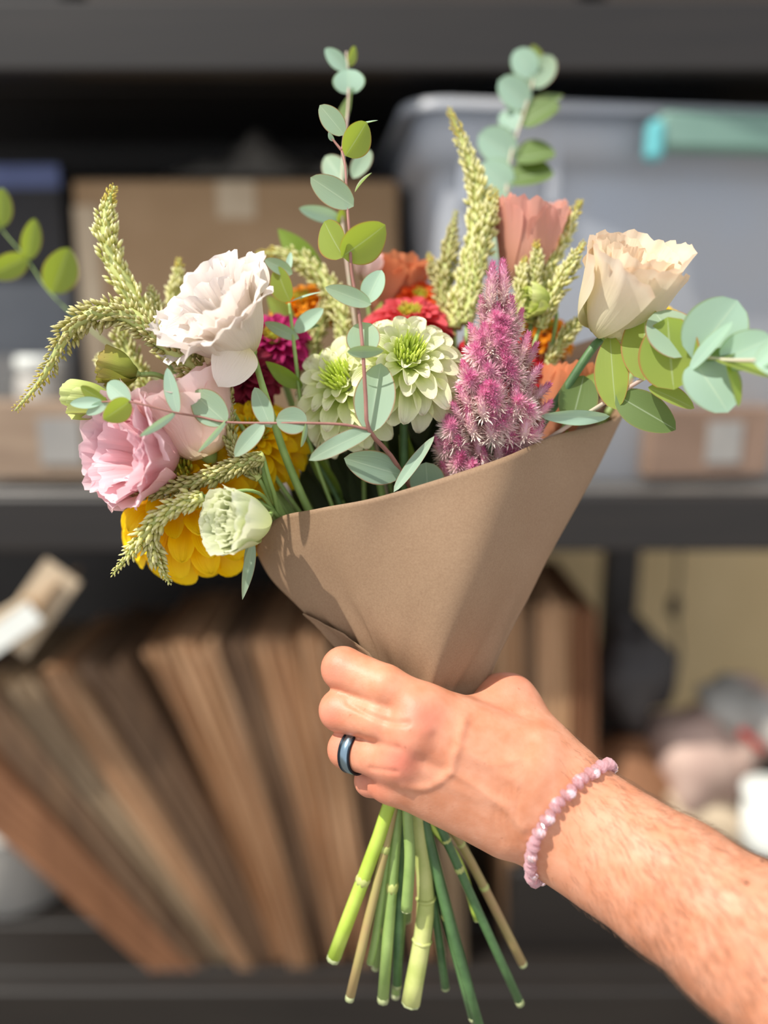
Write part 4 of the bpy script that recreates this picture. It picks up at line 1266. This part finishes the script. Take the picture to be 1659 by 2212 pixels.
lisianthus('lisianthus_bud', 'long green bud pointing left above the pink lisianthus', M_budg, (252, 868, .425), cdir(-.97, .06, .2), .027, .0088, opn=.0, ruf=.05, seed=61, layers=BL,
           stem_pts=[(290, 880, .43), (380, 950, .44), (560, 1080, .455), (800, 1400, .45)], sw=(.0012, .0016), twist=.35, span=150, cat='flower bud')
lisianthus('lisianthus_bud', 'olive green bud on a short stalk under the drooping amaranth', M_budp, (298, 808, .43), cdir(-.96, .16, .15), .019, .0085, opn=.05, ruf=.09, seed=63, layers=BL,
           stem_pts=[(345, 812, .432), (400, 850, .445), (560, 1020, .458), (800, 1390, .452)], sw=(.0014, .0016), twist=.35, span=150, cat='flower bud')
lisianthus('lisianthus_bud', 'plump green bud right of the pink celosia top', M_budg, (1185, 658, .47), cdir(-.85, .0, .4), .018, .009, opn=.05, ruf=.06, seed=65, layers=BL,
           stem_pts=[(1200, 700, .475), (1150, 900, .475), (950, 1420, .455)], sw=(.0012, .0016), twist=.35, span=150, cat='flower bud')

# zinnias
big_rows = [(19, .62, -34, .50, -.22, .62), (18, .60, -18, .46, -.08, .60), (17, .56, -2, .40, .05, .60), (15, .50, 14, .34, .16, .60), (13, .42, 30, .27, .24, .60), (11, .32, 48, .18, .30, .60), (8, .24, 62, .1, .34, .6)]
std_rows = [(18, .74, -8, .26, .0, .50), (17, .68, 6, .24, .06, .50), (15, .58, 22, .20, .12, .52), (13, .46, 40, .16, .16, .52), (10, .34, 58, .12, .19, .5)]
zinnia('zinnia', 'largest bright yellow zinnia at the lower left under the pink lisianthus', M_yel, (408, 1066, .455), cdir(-.12, .60, .80), .0475, big_rows, seed=2,
       stem_pts=[(520, 1130, .475), (680, 1230, .475), (800, 1400, .455)] + low(868, 858, 2125, .46, .45), sw=(.0022, .0030), smat=M_stemd)
zinnia('zinnia', 'second yellow zinnia, between the blush lisianthus and the paper', M_yel, (545, 955, .462), cdir(.25, .45, .8), .036, std_rows, seed=3,
       stem_pts=[(600, 1080, .475), (700, 1230, .475), (820, 1400, .455)] + low(890, 855, 2145, .475, .455), sw=(.0022, .0028), smat=M_stem)
zinnia('zinnia', 'lime white zinnia in the centre, its lower left half seen left of the twig', M_lime, (752, 842, .448), cdir(-.40, .40, .82), .0395, std_rows, disc=M_discl, seed=5, inner=True,
       stem_pts=[(800, 960, .46), (850, 1200, .465)] + low(880, 878, 1985, .475, .455), sw=(.002, .0032), smat=M_stem)
zinnia('zinnia', 'lime white zinnia with long green centre, right of the central twig', M_lime, (876, 790, .436), cdir(.12, .42, .85), .0375, std_rows, disc=M_discl, seed=6, inner=True, nin=60,
       stem_pts=[(872, 930, .452), (880, 1200, .46)] + low(905, 962, 2132, .47, .452, (930, 1900, .46)), sw=(.0024, .0026), smat=M_stemd)
zinnia('zinnia', 'deep red zinnia mostly hidden behind the pink celosia', M_redz, (1078, 805, .477), cdir(.0, .25, .95), .0345, [(20, .74, -14, .26, .0, .42), (19, .68, 2, .24, .06, .42), (17, .6, 16, .21, .12, .42), (15, .5, 32, .17, .17, .45), (12, .4, 50, .12, .2, .45), (8, .3, 70, .06, .22, .5)], seed=8,
       stem_pts=[(1060, 950, .48), (980, 1250, .47)] + low(915, 1036, 2225, .47, .45, (950, 1900, .46)), sw=(.0022, .0032), smat=M_stemd)
zinnia('zinnia', 'magenta zinnia behind the white lisianthus', M_mag, (590, 742, .485), cdir(.1, .5, .85), .026, std_rows, seed=9, stem_pts=[(640, 900, .49), (760, 1200, .48), (860, 1450, .455)])
zinnia('zinnia', 'dark burgundy zinnia below the white lisianthus', M_burg, (525, 812, .468), cdir(.1, .35, .9), .026, std_rows, seed=10, stem_pts=[(590, 950, .475), (720, 1200, .47), (850, 1450, .452)])
zinnia('zinnia', 'coral pink zinnia behind the lime white zinnias', M_coral, (885, 705, .488), cdir(.0, .75, .65), .031, std_rows, seed=12, stem_pts=[(880, 850, .49), (880, 1200, .475), (890, 1450, .455)])
zinnia('zinnia', 'small orange zinnia at the back behind the coral one', M_orz, (905, 655, .515), cdir(.1, .6, .8), .022, std_rows, seed=13, stem_pts=[(900, 850, .51), (890, 1200, .485), (890, 1450, .458)])
M_amb = thin('amber_zinnia_petal', [(0, 'e88a10'), (1, 'f7a81c')], 0.3, 'ffa000', 0.6, 0.5, scale=60)
zinnia('zinnia', 'amber zinnia glimpsed behind the small eucalyptus leaves left of centre', M_amb, (655, 665, .515), cdir(-.1, .7, .7), .024, std_rows, seed=14, stem_pts=[(700, 850, .51), (790, 1200, .485), (870, 1450, .458)])
zinnia('zinnia', 'amber zinnia between the celosia and the cream lisianthus', M_amb, (1175, 722, .515), cdir(.2, .7, .7), .022, std_rows, seed=15, stem_pts=[(1130, 850, .51), (1020, 1200, .485), (910, 1450, .458)])
zinnia('zinnia', 'yellow zinnia peeping out behind the cream lisianthus at right', M_yel, (1440, 700, .49), cdir(.3, .75, .5), .019, std_rows, seed=16, stem_pts=[(1340, 850, .495), (1120, 1200, .485), (920, 1450, .458)])

# ------------------------------------------------------------ amaranth spikes
J = [(800, 1330, .462), (872, 1470, .452)]
J2 = [(1000, 1200, .475), (905, 1470, .455)]
spike('tall upright amaranth spike at the left, leaning left at its tip', [(247, 402, .438), (233, 445, .438), (229, 500, .438), (246, 570, .44), (285, 640, .442), (325, 700, .445), (370, 775, .45)], 76, 1, stem_pts=[(450, 880, .46)] + J, tipmat=M_spikey)
spike('amaranth spike that arches over and droops to the far left', [(33, 887, .43), (90, 820, .425), (138, 735, .42), (180, 690, .418), (245, 672, .418), (310, 702, .42), (370, 752, .424), (430, 805, .43), (490, 868, .438)], 78, 2, mat=M_spiked, tipmat=M_spikey, flare=.9, stem_pts=[(560, 980, .45)] + J)
spike('short amaranth spike between the tall left one and the white lisianthus', [(325, 618, .455), (334, 660, .455), (344, 700, .455), (352, 770, .456)], 42, 3, stem_pts=[(450, 900, .46)] + J)
spike('short yellowish amaranth tip behind the white lisianthus', [(387, 558, .49), (383, 610, .49), (377, 660, .49), (378, 740, .49)], 40, 4, tipmat=M_spikey, mat=M_spike, stem_pts=[(480, 900, .48)] + J)
spike('pale amaranth spike under the arch of the drooping one', [(250, 690, .465), (268, 740, .465), (295, 800, .465), (330, 860, .466)], 66, 5, stem_pts=[(450, 960, .47)] + J)
spike('pale amaranth tip just left of the olive green bud', [(212, 768, .468), (238, 800, .468), (275, 850, .468)], 50, 6, stem_pts=[(430, 960, .47)] + J)
spike('amaranth spike lying to the left across the largest yellow zinnia', [(270, 1078, .428), (330, 1066, .424), (400, 1048, .42), (470, 1022, .418), (520, 1003, .42), (568, 985, .425)], 52, 7, mat=M_spiked, stem_pts=[(590, 1060, .43), (625, 1140, .445)] + J)
spike('amaranth spike pointing down left over the yellow zinnia', [(244, 1241, .42), (292, 1180, .415), (342, 1120, .412), (392, 1088, .41), (440, 1072, .41)], 50, 8, stem_pts=[(500, 1062, .415), (560, 1066, .42), (615, 1130, .445)] + J, sw=(.001, .0012))
spike('small amaranth tip hanging straight down over the yellow zinnia', [(367, 1262, .424), (338, 1205, .42), (328, 1165, .418), (345, 1120, .416)], 40, 9, stem_pts=[(420, 1090, .42), (560, 1085, .43), (640, 1160, .45)] + J, sw=(.001, .0012))
spike('amaranth spike running down beside the blush lisianthus', [(500, 855, .432), (492, 905, .43), (498, 955, .428), (525, 1000, .428), (560, 1035, .43)], 38, 10, mat=M_spiked, stem_pts=[(590, 1090, .44), (640, 1170, .45)] + J)
spike('bent amaranth spike at the back left of the central twig', [(555, 548, .50), (610, 550, .50), (665, 575, .498), (710, 618, .495), (738, 675, .49), (745, 740, .488)], 68, 11, tipmat=M_spikey, stem_pts=[(780, 900, .485)] + J)
spike('amaranth spike in shade left of the lime white zinnias', [(700, 640, .50), (695, 690, .498), (675, 745, .495), (662, 850, .49)], 52, 12, mat=M_spiked, stem_pts=[(720, 1050, .48)] + J)
spike('tallest amaranth spike with a thin yellow tip above the celosia', [(970, 236, .488), (998, 305, .488), (1026, 385, .487), (1034, 450, .487), (1020, 540, .486), (998, 640, .485), (982, 710, .485)], 66, 13, tipmat=M_spikey, stem_pts=J2, ln=1.1)
spike('amaranth spike right beside the tallest one, left of the peach lisianthus', [(1071, 410, .482), (1060, 460, .481), (1042, 530, .48), (1025, 610, .48), (1008, 700, .48)], 58, 14, tipmat=M_spikey, stem_pts=J2, ln=1.1)
spike('shaded amaranth spike on the left of the tallest one', [(985, 455, .495), (972, 540, .495), (960, 620, .494), (965, 700, .494)], 50, 15, mat=M_spiked, stem_pts=J2)
spike('tiny yellow amaranth tip at the left of the tall amaranth group', [(925, 548, .50), (942, 595, .50), (960, 650, .50), (978, 710, .50)], 30, 16, tipmat=M_spikey, mat=M_spiked, stem_pts=J2)
spike('golden tipped amaranth spike right of the peach lisianthus', [(1254, 434, .486), (1228, 485, .485), (1198, 548, .484), (1172, 610, .482), (1150, 700, .48)], 54, 17, tipmat=M_spikey, stem_pts=J2, ln=1.1)
spike('short pointed amaranth spike in front of the peach lisianthus', [(1158, 520, .472), (1158, 570, .472), (1152, 620, .472), (1146, 700, .472)], 38, 18, tipmat=M_spikey, stem_pts=J2)
spike('slim amaranth tip just right of the celosia top', [(1134, 556, .47), (1127, 600, .47), (1122, 650, .47), (1120, 720, .47)], 32, 19, tipmat=M_spikey, stem_pts=J2)
spike('amaranth spike touching the left edge of the cream lisianthus', [(1262, 522, .462), (1230, 580, .464), (1195, 640, .466), (1165, 710, .468)], 46, 20, tipmat=M_spikey, stem_pts=J2)
spike('short amaranth spike below the cream lisianthus', [(1262, 678, .475), (1235, 712, .475), (1208, 748, .475), (1175, 800, .475)], 40, 21, stem_pts=J2)

# ------------------------------------------------------------ celosia plume
cel = thing('celosia_plume', 'fuzzy pink celosia plume in front of the deep red zinnia', 'flower', P(1060, 980, .42))
def cel_cone(tip, base, w, seed):
    """a bristly little cone; bristles point up and out, open and silvery at the base"""
    rng = random.Random(seed)
    T, B = P(*tip), P(*base)
    a = (T - B); L = a.length; a.normalize()
    x, y, _ = frame(a)
    R = w / FPX * tip[2] / 2
    mb = MB()
    v, f, u = tube([B.lerp(T, s) for s in (0, .2, .5, .8, 1)], [R * .25, R * .55, R * .55, R * .38, R * .08], 7)
    mb.add(v, f, [(0.5, 0.3 + .6 * q[1]) for q in u])
    N = int(260 * min(1.6, L / .014))
    for k in range(N):
        s = (k + .5) / N
        ang = k * 2.39996 + rng.uniform(-.3, .3)
        rad = x * math.cos(ang) + y * math.sin(ang)
        rr = R * (0.62 * (1 - s) ** 0.6 + .06)
        o = B + a * L * s * 0.93 + rad * rr * .8
        e = 1.45 * (1 - s) ** 1.2 + 0.30 + rng.uniform(-.3, .4)
        d = (a * math.cos(e) + rad * math.sin(e)).normalized()
        ll = (0.0070 - 0.0032 * s) * rng.uniform(.75, 1.2) * (R / .0062) ** 0.5
        wv = a.cross(rad) * ll * 0.07
        nrm = d.cross(wv).normalized() * ll * .05
        c0 = s * 0.9 + rng.uniform(-.1, .1)
        m_ = o + d * ll * .5
        mb.add([o - wv * .5, o + wv * .5, m_ + wv + nrm, m_ - wv + nrm, o + d * ll], [(0, 1, 2, 3), (3, 2, 4)], [(.5, c0 * .6)] * 2 + [(.5, c0)] * 2 + [(.5, min(1, c0 + .12))])
    mb.part('bristle_cone', M_cel, cel)
cones = [((1064, 566), (1060, 670), 42), ((1086, 560), (1088, 668), 42), ((1040, 640), (1052, 720), 40), ((1105, 640), (1098, 720), 44), ((1075, 655), (1078, 760), 62),
         ((1046, 700), (1062, 770), 50), ((1112, 705), (1098, 775), 46), ((1128, 668), (1112, 735), 30), ((1014, 700), (1045, 755), 34), ((1010, 752), (1040, 800), 36),
         ((1142, 718), (1118, 790), 36), ((1160, 742), (1128, 800), 34), ((1078, 745), (1080, 825), 60), ((1045, 768), (1055, 845), 52), ((1110, 770), (1108, 840), 50), ((1168, 790), (1130, 835), 36),
         ((1000, 780), (1028, 850), 44), ((1188, 830), (1150, 862), 34), ((992, 830), (1020, 890), 44), ((1074, 800), (1074, 890), 56), ((1040, 835), (1046, 905), 48), ((1115, 825), (1112, 900), 52), ((1150, 815), (1130, 880), 40),
         ((975, 868), (1010, 920), 40), ((1190, 868), (1155, 905), 34), ((1010, 880), (1025, 945), 46), ((1060, 875), (1062, 955), 52), ((1098, 885), (1100, 958), 50), ((1140, 880), (1130, 950), 46), ((1172, 910), (1148, 960), 36),
         ((965, 898), (990, 965), 40), ((1030, 930), (1040, 990), 46), ((1075, 930), (1080, 1000), 50), ((1118, 935), (1115, 990), 44), ((990, 925), (1005, 990), 44), ((942, 945), (965, 1005), 34), ((1005, 960), (1015, 1030), 42), ((975, 975), (985, 1035), 40), ((1045, 970), (1050, 1030), 42), ((1145, 955), (1130, 1000), 34), ((955, 1000), (970, 1050), 34), ((1095, 970), (1095, 1025), 40)]
for k, (tp, bs_, w) in enumerate(cones):
    off = abs(tp[0] - (1075 - (tp[1] - 700) * 0.04)) / 130
    d = .416 + .012 * off + .003 * ((k * 7) % 5 - 2) * .5 + .014 * min(1, max(0, (tp[1] - 850) / 100))
    cel_cone((tp[0], tp[1], d - .001), (bs_[0], bs_[1], d + .004), w, 100 + k)
rc = random.Random(9)
for k in range(38):      # clusters that face the viewer show as pale starbursts
    yy = 690 + 330 * (k + .5) / 38
    hw = 26 + (yy - 690) * 0.27
    xx = 1076 - (yy - 690) * 0.10 + rc.uniform(-hw, hw)
    d = .4095 + .010 * abs(xx - (1076 - (yy - 690) * .1)) / 110 + .014 * min(1, max(0, (yy - 880) / 100))
    cel_cone((xx + rc.uniform(-10, 10), yy - 16, d), (xx, yy + 6, d + .012), rc.uniform(40, 54), 300 + k)
stem(cel, [(1078, 700, .428), (1070, 850, .43), (1050, 1000, .435), (990, 1250, .448), (918, 1480, .452), (912, 1600, .452), (910, 1730, .45), (960, 1950, .452), (1035, 2215, .46)], (.003, .0030), M_stemd)

# ------------------------------------------------------------ eucalyptus
def branch(label, paths, leaves, mat=None, sw=(.0012, .0006), smat=None, name='eucalyptus_branch'):
    if label.startswith('central'):
        fx = lambda q: (q[0], q[1], q[2] - .018 * min(1, max(0, (420 - q[0]) / 100)))
        paths = [[fx(q) for q in p] for p in paths]
        leaves = [(fx(l[0]), fx(l[1])) + tuple(l[2:]) for l in leaves]
    t = thing(name, label, 'foliage', P(*paths[0][0]), 'eucalyptus branches in the bouquet')
    for k, p in enumerate(paths):
        stem(t, p, sw if k == 0 else (sw[1] * 1.2, sw[1] * .7), smat or M_twig, name='twig', n=40, seg=6)
    for l in leaves:
        b, tp, w, roll = l[:4]
        m = l[4] if len(l) > 4 and l[4] else (mat or M_euc)
        leaf(t, b, tp, w, roll, m, l[5] if len(l) > 5 else 'oval')
    return t
Lm = M_eucl
branch('central eucalyptus twig rising tall, with a side twig running left', [
    [(905, 1480, .448), (912, 1250, .45), (905, 1092, .44), (884, 1050, .432), (845, 985, .418), (797, 928, .404), (790, 860, .402), (784, 760, .402), (776, 680, .404), (760, 590, .406), (756, 520, .406), (750, 440, .408), (746, 360, .41), (738, 325, .412)],
    [(797, 928, .404), (740, 917, .402), (660, 914, .402), (590, 914, .402), (490, 912, .402), (430, 900, .403), (372, 890, .404), (280, 868, .408), (220, 868, .41)],
    [(738, 325, .412), (722, 305, .412), (710, 286, .412)], [(738, 325, .412), (745, 300, .414), (748, 285, .416)]],
  [((738, 555, .406), (834, 488, .400), 68, -42, Lm), ((742, 556, .406), (697, 478, .408), 62, 38, Lm), ((752, 555, .408), (790, 485, .414), 30, -20, Lm),
   ((764, 446, .407), (670, 382, .405), 60, 10), ((766, 415, .408), (801, 371, .404), 15, 70),
   ((746, 337, .411), (794, 264, .407), 52, -42, Lm), ((744, 292, .414), (690, 226, .412), 46, 12), ((750, 280, .415), (816, 258, .41), 14, 60, M_eucm), ((722, 305, .412), (709, 286, .41), 8, 60, M_eucm),
   ((802, 658, .403), (702, 620, .400), 42, 5), ((790, 655, .405), (824, 582, .404), 50, 12, M_eucm), ((787, 768, .404), (783, 694, .408), 74, 5, None, 'round'), ((750, 760, .400), (829, 758, .398), 24, -35),
   ((800, 934, .405), (822, 782, .412), 90, 8, M_euc, 'oval'), ((806, 926, .405), (667, 990, .396), 44, -15, M_euc, 'wavy'),
   ((866, 1026, .424), (744, 990, .414), 72, 5), ((850, 1063, .412), (938, 941, .42), 26, 25), ((925, 1075, .43), (920, 998, .432), 78, 5, None, 'round'),
   # along the side twig
   ((664, 912, .403), (596, 906, .401), 62, -8, None, 'round'), ((662, 913, .402), (651, 966, .398), 9, 60), ((586, 924, .403), (549, 836, .405), 44, 8), ((570, 914, .402), (506, 986, .398), 42, -8),
   ((490, 914, .403), (414, 846, .406), 74, 10), ((492, 905, .402), (428, 978, .396), 9, 60, M_eucm), ((384, 895, .404), (360, 794, .407), 34, 15, M_eucm), ((380, 892, .404), (302, 943, .398), 14, 45, M_eucm),
   ((282, 866, .408), (224, 907, .402), 42, 42, Lm), ((282, 868, .41), (230, 826, .416), 48, 8, M_eucm), ((230, 868, .411), (172, 836, .412), 30, 35, Lm), ((222, 868, .411), (150, 872, .414), 26, 5, M_eucm), ((235, 870, .41), (185, 895, .414), 24, 5, M_eucm)],
  sw=(.0016, .0007), smat=M_twig)
branch('taller eucalyptus shoot behind the central twig, its tip blurred', [
    [(880, 1480, .452), (850, 1150, .47), (790, 850, .48), (748, 560, .485), (738, 440, .49), (742, 330, .495), (752, 230, .50), (752, 160, .505), (748, 112, .508)]],
  [((755, 204, .503), (752, 148, .50), 70, 0, M_eucm, 'round'), ((748, 152, .505), (702, 104, .50), 34, 10, M_eucm), ((752, 142, .508), (769, 100, .512), 16, -50, Lm), ((752, 252, .50), (752, 198, .51), 36, 60, M_eucd),
   ((742, 395, .493), (702, 335, .50), 52, 10, M_euc), ((762, 385, .495), (800, 322, .505), 40, 0, M_euc), ((738, 474, .49), (646, 450, .48), 30, 25, M_eucm), ((732, 485, .49), (740, 450, .485), 16, -50, Lm), ((742, 550, .487), (810, 560, .50), 36, 30, M_eucd)],
  smat=M_twigp)
branch('eucalyptus branch standing behind the peach lisianthus, rising to the top', [
    [(905, 1480, .455), (980, 1150, .485), (1070, 800, .53), (1090, 560, .555), (1094, 420, .57), (1105, 330, .578), (1130, 250, .585), (1150, 180, .59), (1158, 118, .595)]],
  [((1152, 165, .59), (1112, 108, .585), 62, 5, M_eucm, 'round'), ((1150, 190, .59), (1192, 118, .59), 60, 5, M_euc, 'round'), ((1155, 150, .6), (1160, 98, .6), 40, -40, Lm, 'round'), ((1142, 228, .588), (1078, 172, .58), 66, 8, M_eucm, 'round'), ((1125, 272, .585), (1204, 218, .58), 78, 40, M_eucd, 'round'),
   ((1160, 235, .59), (1205, 200, .60), 50, 40, M_eucd, 'round'), ((1112, 345, .58), (1200, 325, .575), 84, 42, M_eucd, 'round'), ((1100, 390, .572), (1196, 368, .565), 92, 42, M_eucd, 'round'), ((1112, 338, .58), (1034, 290, .575), 78, 8, M_eucm, 'round'),
   ((1118, 280, .585), (1085, 240, .59), 50, 5, M_eucm, 'round'), ((1100, 415, .572), (1040, 352, .57), 78, 5, M_eucm, 'round'), ((1092, 480, .56), (1052, 405, .56), 60, 10, M_eucm, 'round'), ((1082, 560, .55), (1060, 500, .555), 50, 10, M_euc)],
  smat=M_twigp, sw=(.0016, .0007))
branch('eucalyptus branch reaching out to the right edge with large round leaves', [
    [(900, 1480, .452), (1010, 1200, .468), (1100, 1010, .46), (1200, 938, .445), (1290, 880, .43), (1390, 818, .41), (1440, 788, .40), (1500, 772, .385), (1570, 778, .37), (1659, 778, .352), (1740, 770, .345)]],
  [((1235, 914, .438), (1262, 810, .44), 84, 6, M_eucd, 'round'), ((1318, 900, .428), (1168, 902, .43), 30, 30, M_eucm, 'wavy'), ((1330, 885, .42), (1316, 722, .424), 62, 36, Lm), ((1330, 852, .42), (1460, 928, .408), 78, -12, M_eucd),
   ((1392, 822, .408), (1392, 656, .412), 74, 40, Lm), ((1455, 842, .394), (1440, 684, .392), 100, 42, Lm, 'round'), ((1485, 770, .388), (1415, 672, .40), 104, 5, M_euc, 'round'), ((1495, 775, .384), (1595, 648, .375), 136, 5, M_eucm, 'round'), ((1555, 780, .375), (1668, 730, .36), 84, 5, M_eucm, 'round'),
   ((1500, 782, .382), (1575, 888, .372), 128, 8, M_eucm, 'round'), ((1489, 800, .382), (1582, 694, .366), 24, 55, M_eucm), ((1568, 775, .372), (1598, 878, .366), 38, 40, Lm), ((1545, 775, .374), (1665, 812, .356), 44, 42, Lm), ((1400, 836, .405), (1502, 880, .40), 50, 35, Lm), ((1520, 775, .38), (1590, 760, .37), 30, 40, M_eucd), ((1632, 790, .352), (1690, 740, .34), 30, 50, M_eucm), ((1640, 780, .352), (1700, 815, .34), 50, 10, M_eucm)],
  smat=M_twigp, sw=(.0016, .0009))
branch('small eucalyptus sprig right of the white lisianthus', [
    [(870, 1480, .452), (760, 1200, .458), (690, 1020, .455), (655, 900, .452), (638, 770, .45), (630, 700, .45), (625, 655, .45)]],
  [((632, 592, .45), (571, 560, .446), 32, 5), ((626, 652, .45), (594, 576, .448), 50, 38, Lm), ((622, 590, .452), (628, 544, .455), 15, 5, M_eucm), ((626, 652, .45), (692, 630, .445), 8, 60, M_eucm), ((646, 732, .45), (571, 696, .446), 28, 10), ((636, 718, .45), (698, 666, .446), 38, 10, M_eucm),
   ((656, 838, .452), (572, 782, .448), 34, 35, M_leafg, 'long'), ((652, 850, .452), (698, 750, .45), 12, 55, Lm, 'long'), ((640, 716, .455), (690, 700, .46), 20, 40, M_eucd)],
  smat=M_stem, sw=(.0014, .0010))
branch('bright green eucalyptus leaves at the far left edge', [
    [(850, 1480, .455), (640, 1100, .50), (420, 880, .535), (230, 740, .555), (115, 640, .565), (58, 560, .57), (0, 490, .575), (-50, 400, .58)]],
  [((112, 634, .562), (150, 536, .555), 58, -38, Lm), ((58, 562, .568), (76, 472, .56), 32, -40, Lm), ((60, 555, .568), (-25, 598, .56), 42, 40, Lm), ((0, 492, .575), (6, 405, .57), 34, -40, Lm), ((0, 490, .575), (-60, 470, .57), 50, 30, Lm)],
  smat=M_stem, sw=(.0007, .0004), mat=Lm)

M_dark = thin('shade_filler_leaf', [(0, '2f3820'), (1, '3a4526')], 0.15, '4a5a20', 0.6, 0.2, scale=90)  # leaf colour darkened to stand in for shade inside the cone
# loose leaves of the zinnia and lisianthus stems
lf = [('broad yellow-green leaf at the back left of the central twig', (700, 600, .505), (598, 494, .50), 54, 25, M_leafg), ('pointed green leaf hanging below the small greenish lisianthus', (548, 1165, .43), (524, 1296, .425), 24, 20, M_euc),
      ('narrow second leaf hanging below the small greenish lisianthus', (540, 1160, .435), (530, 1262, .432), 16, -20, M_euc),
      ('blade-like green leaf right of the celosia behind the cream lisianthus stem', (1170, 800, .48), (1240, 690, .475), 18, 35, M_leafg), ('green leaf inside the paper below the cream lisianthus', (1240, 880, .46), (1300, 800, .455), 44, 30, M_leafg),
      ('dark green leaf deep inside the bouquet, left of the celosia', (900, 1080, .47), (870, 920, .465), 34, 20, M_leafg), ('dark green leaf low in the bouquet behind the second yellow zinnia', (740, 1080, .48), (660, 960, .475), 34, 20, M_leafg),
      ('yellowish small leaf behind the magenta zinnia', (640, 700, .50), (575, 640, .50), 40, 20, M_leafg), ('olive leaf tip above the coral zinnia', (805, 700, .49), (825, 650, .488), 16, 20, M_leafg)]
for k, (lab, b, tp, w, roll, m) in enumerate(lf):
    t = thing('green_leaf', lab, 'leaf', P(*b), 'single green leaves in the bouquet')
    leaf(t, b, tp, w, roll, m, 'long', 'blade')
    sp_ = [b, (575, 1120, b[2] + .012), (640, 1180, .46)] if k in (1, 2) else [b, ((b[0] + 885) / 2, (b[1] + 1500) / 2, (b[2] + .455) / 2 + .008), (885, 1480, .452)]
    stem(t, sp_, (.0008, .001), M_stem, n=16, seg=5)
# dark leaves added to stand in for shade deep in the paper mouth
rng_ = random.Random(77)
fill = thing('added_shade_filler', 'added dark leaves standing in for the shade deep in the mouth of the paper cone', 'foliage', P(850, 1150, .48))
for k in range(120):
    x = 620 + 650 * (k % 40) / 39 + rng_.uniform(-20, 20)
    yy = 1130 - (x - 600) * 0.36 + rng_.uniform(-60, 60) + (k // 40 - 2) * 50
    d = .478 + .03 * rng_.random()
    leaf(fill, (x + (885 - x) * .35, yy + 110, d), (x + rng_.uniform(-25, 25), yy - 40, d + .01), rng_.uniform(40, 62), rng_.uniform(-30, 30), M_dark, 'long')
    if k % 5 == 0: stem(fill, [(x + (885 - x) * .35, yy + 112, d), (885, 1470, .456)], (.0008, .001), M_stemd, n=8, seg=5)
# bare stems seen inside the paper and below the fist
ex = [('thick green stem rising to the left corner of the paper', [(560, 1000, .432), (585, 1060, .435), (612, 1118, .443), (700, 1270, .455), (830, 1450, .452), (858, 1600, .449), (850, 1730, .446), (815, 2000, .452), (800, 2080, .455)], (.0024, .0024), M_stem),
      ('short lime stem among the cut stems under the fist', [(700, 1000, .49), (790, 1250, .475), (870, 1480, .455), (905, 1730, .45), (985, 1850, .46), (1032, 1985, .468)], (.0018, .0026), M_steml),
      ('pale green stem in the middle of the cut stems under the fist', [(870, 940, .465), (880, 1200, .46), (888, 1480, .45), (880, 1730, .44), (885, 1850, .44), (878, 1965, .445)], (.0024, .0034), M_stem),
      ('dark stem crossing in the shade inside the paper', [(655, 960, .475), (720, 1060, .47), (800, 1250, .468), (880, 1480, .452), (905, 1730, .46), (955, 2060, .475)], (.0013, .0022), M_stemd)]
for lab, pts, w, m in ex:
    t = thing('cut_stem', lab, 'stem', P(*pts[-1]), 'bare stems of the bouquet')
    stem(t, pts, w, m, n=40)
    a, b = P(*crom(pts, 40)[-1]), P(*crom(pts, 40)[-2])
    v, f, u = tube([a, a + (a - b) * .1], w[1] * .97, 8); part('cut_end', v, f, M_cut, t)
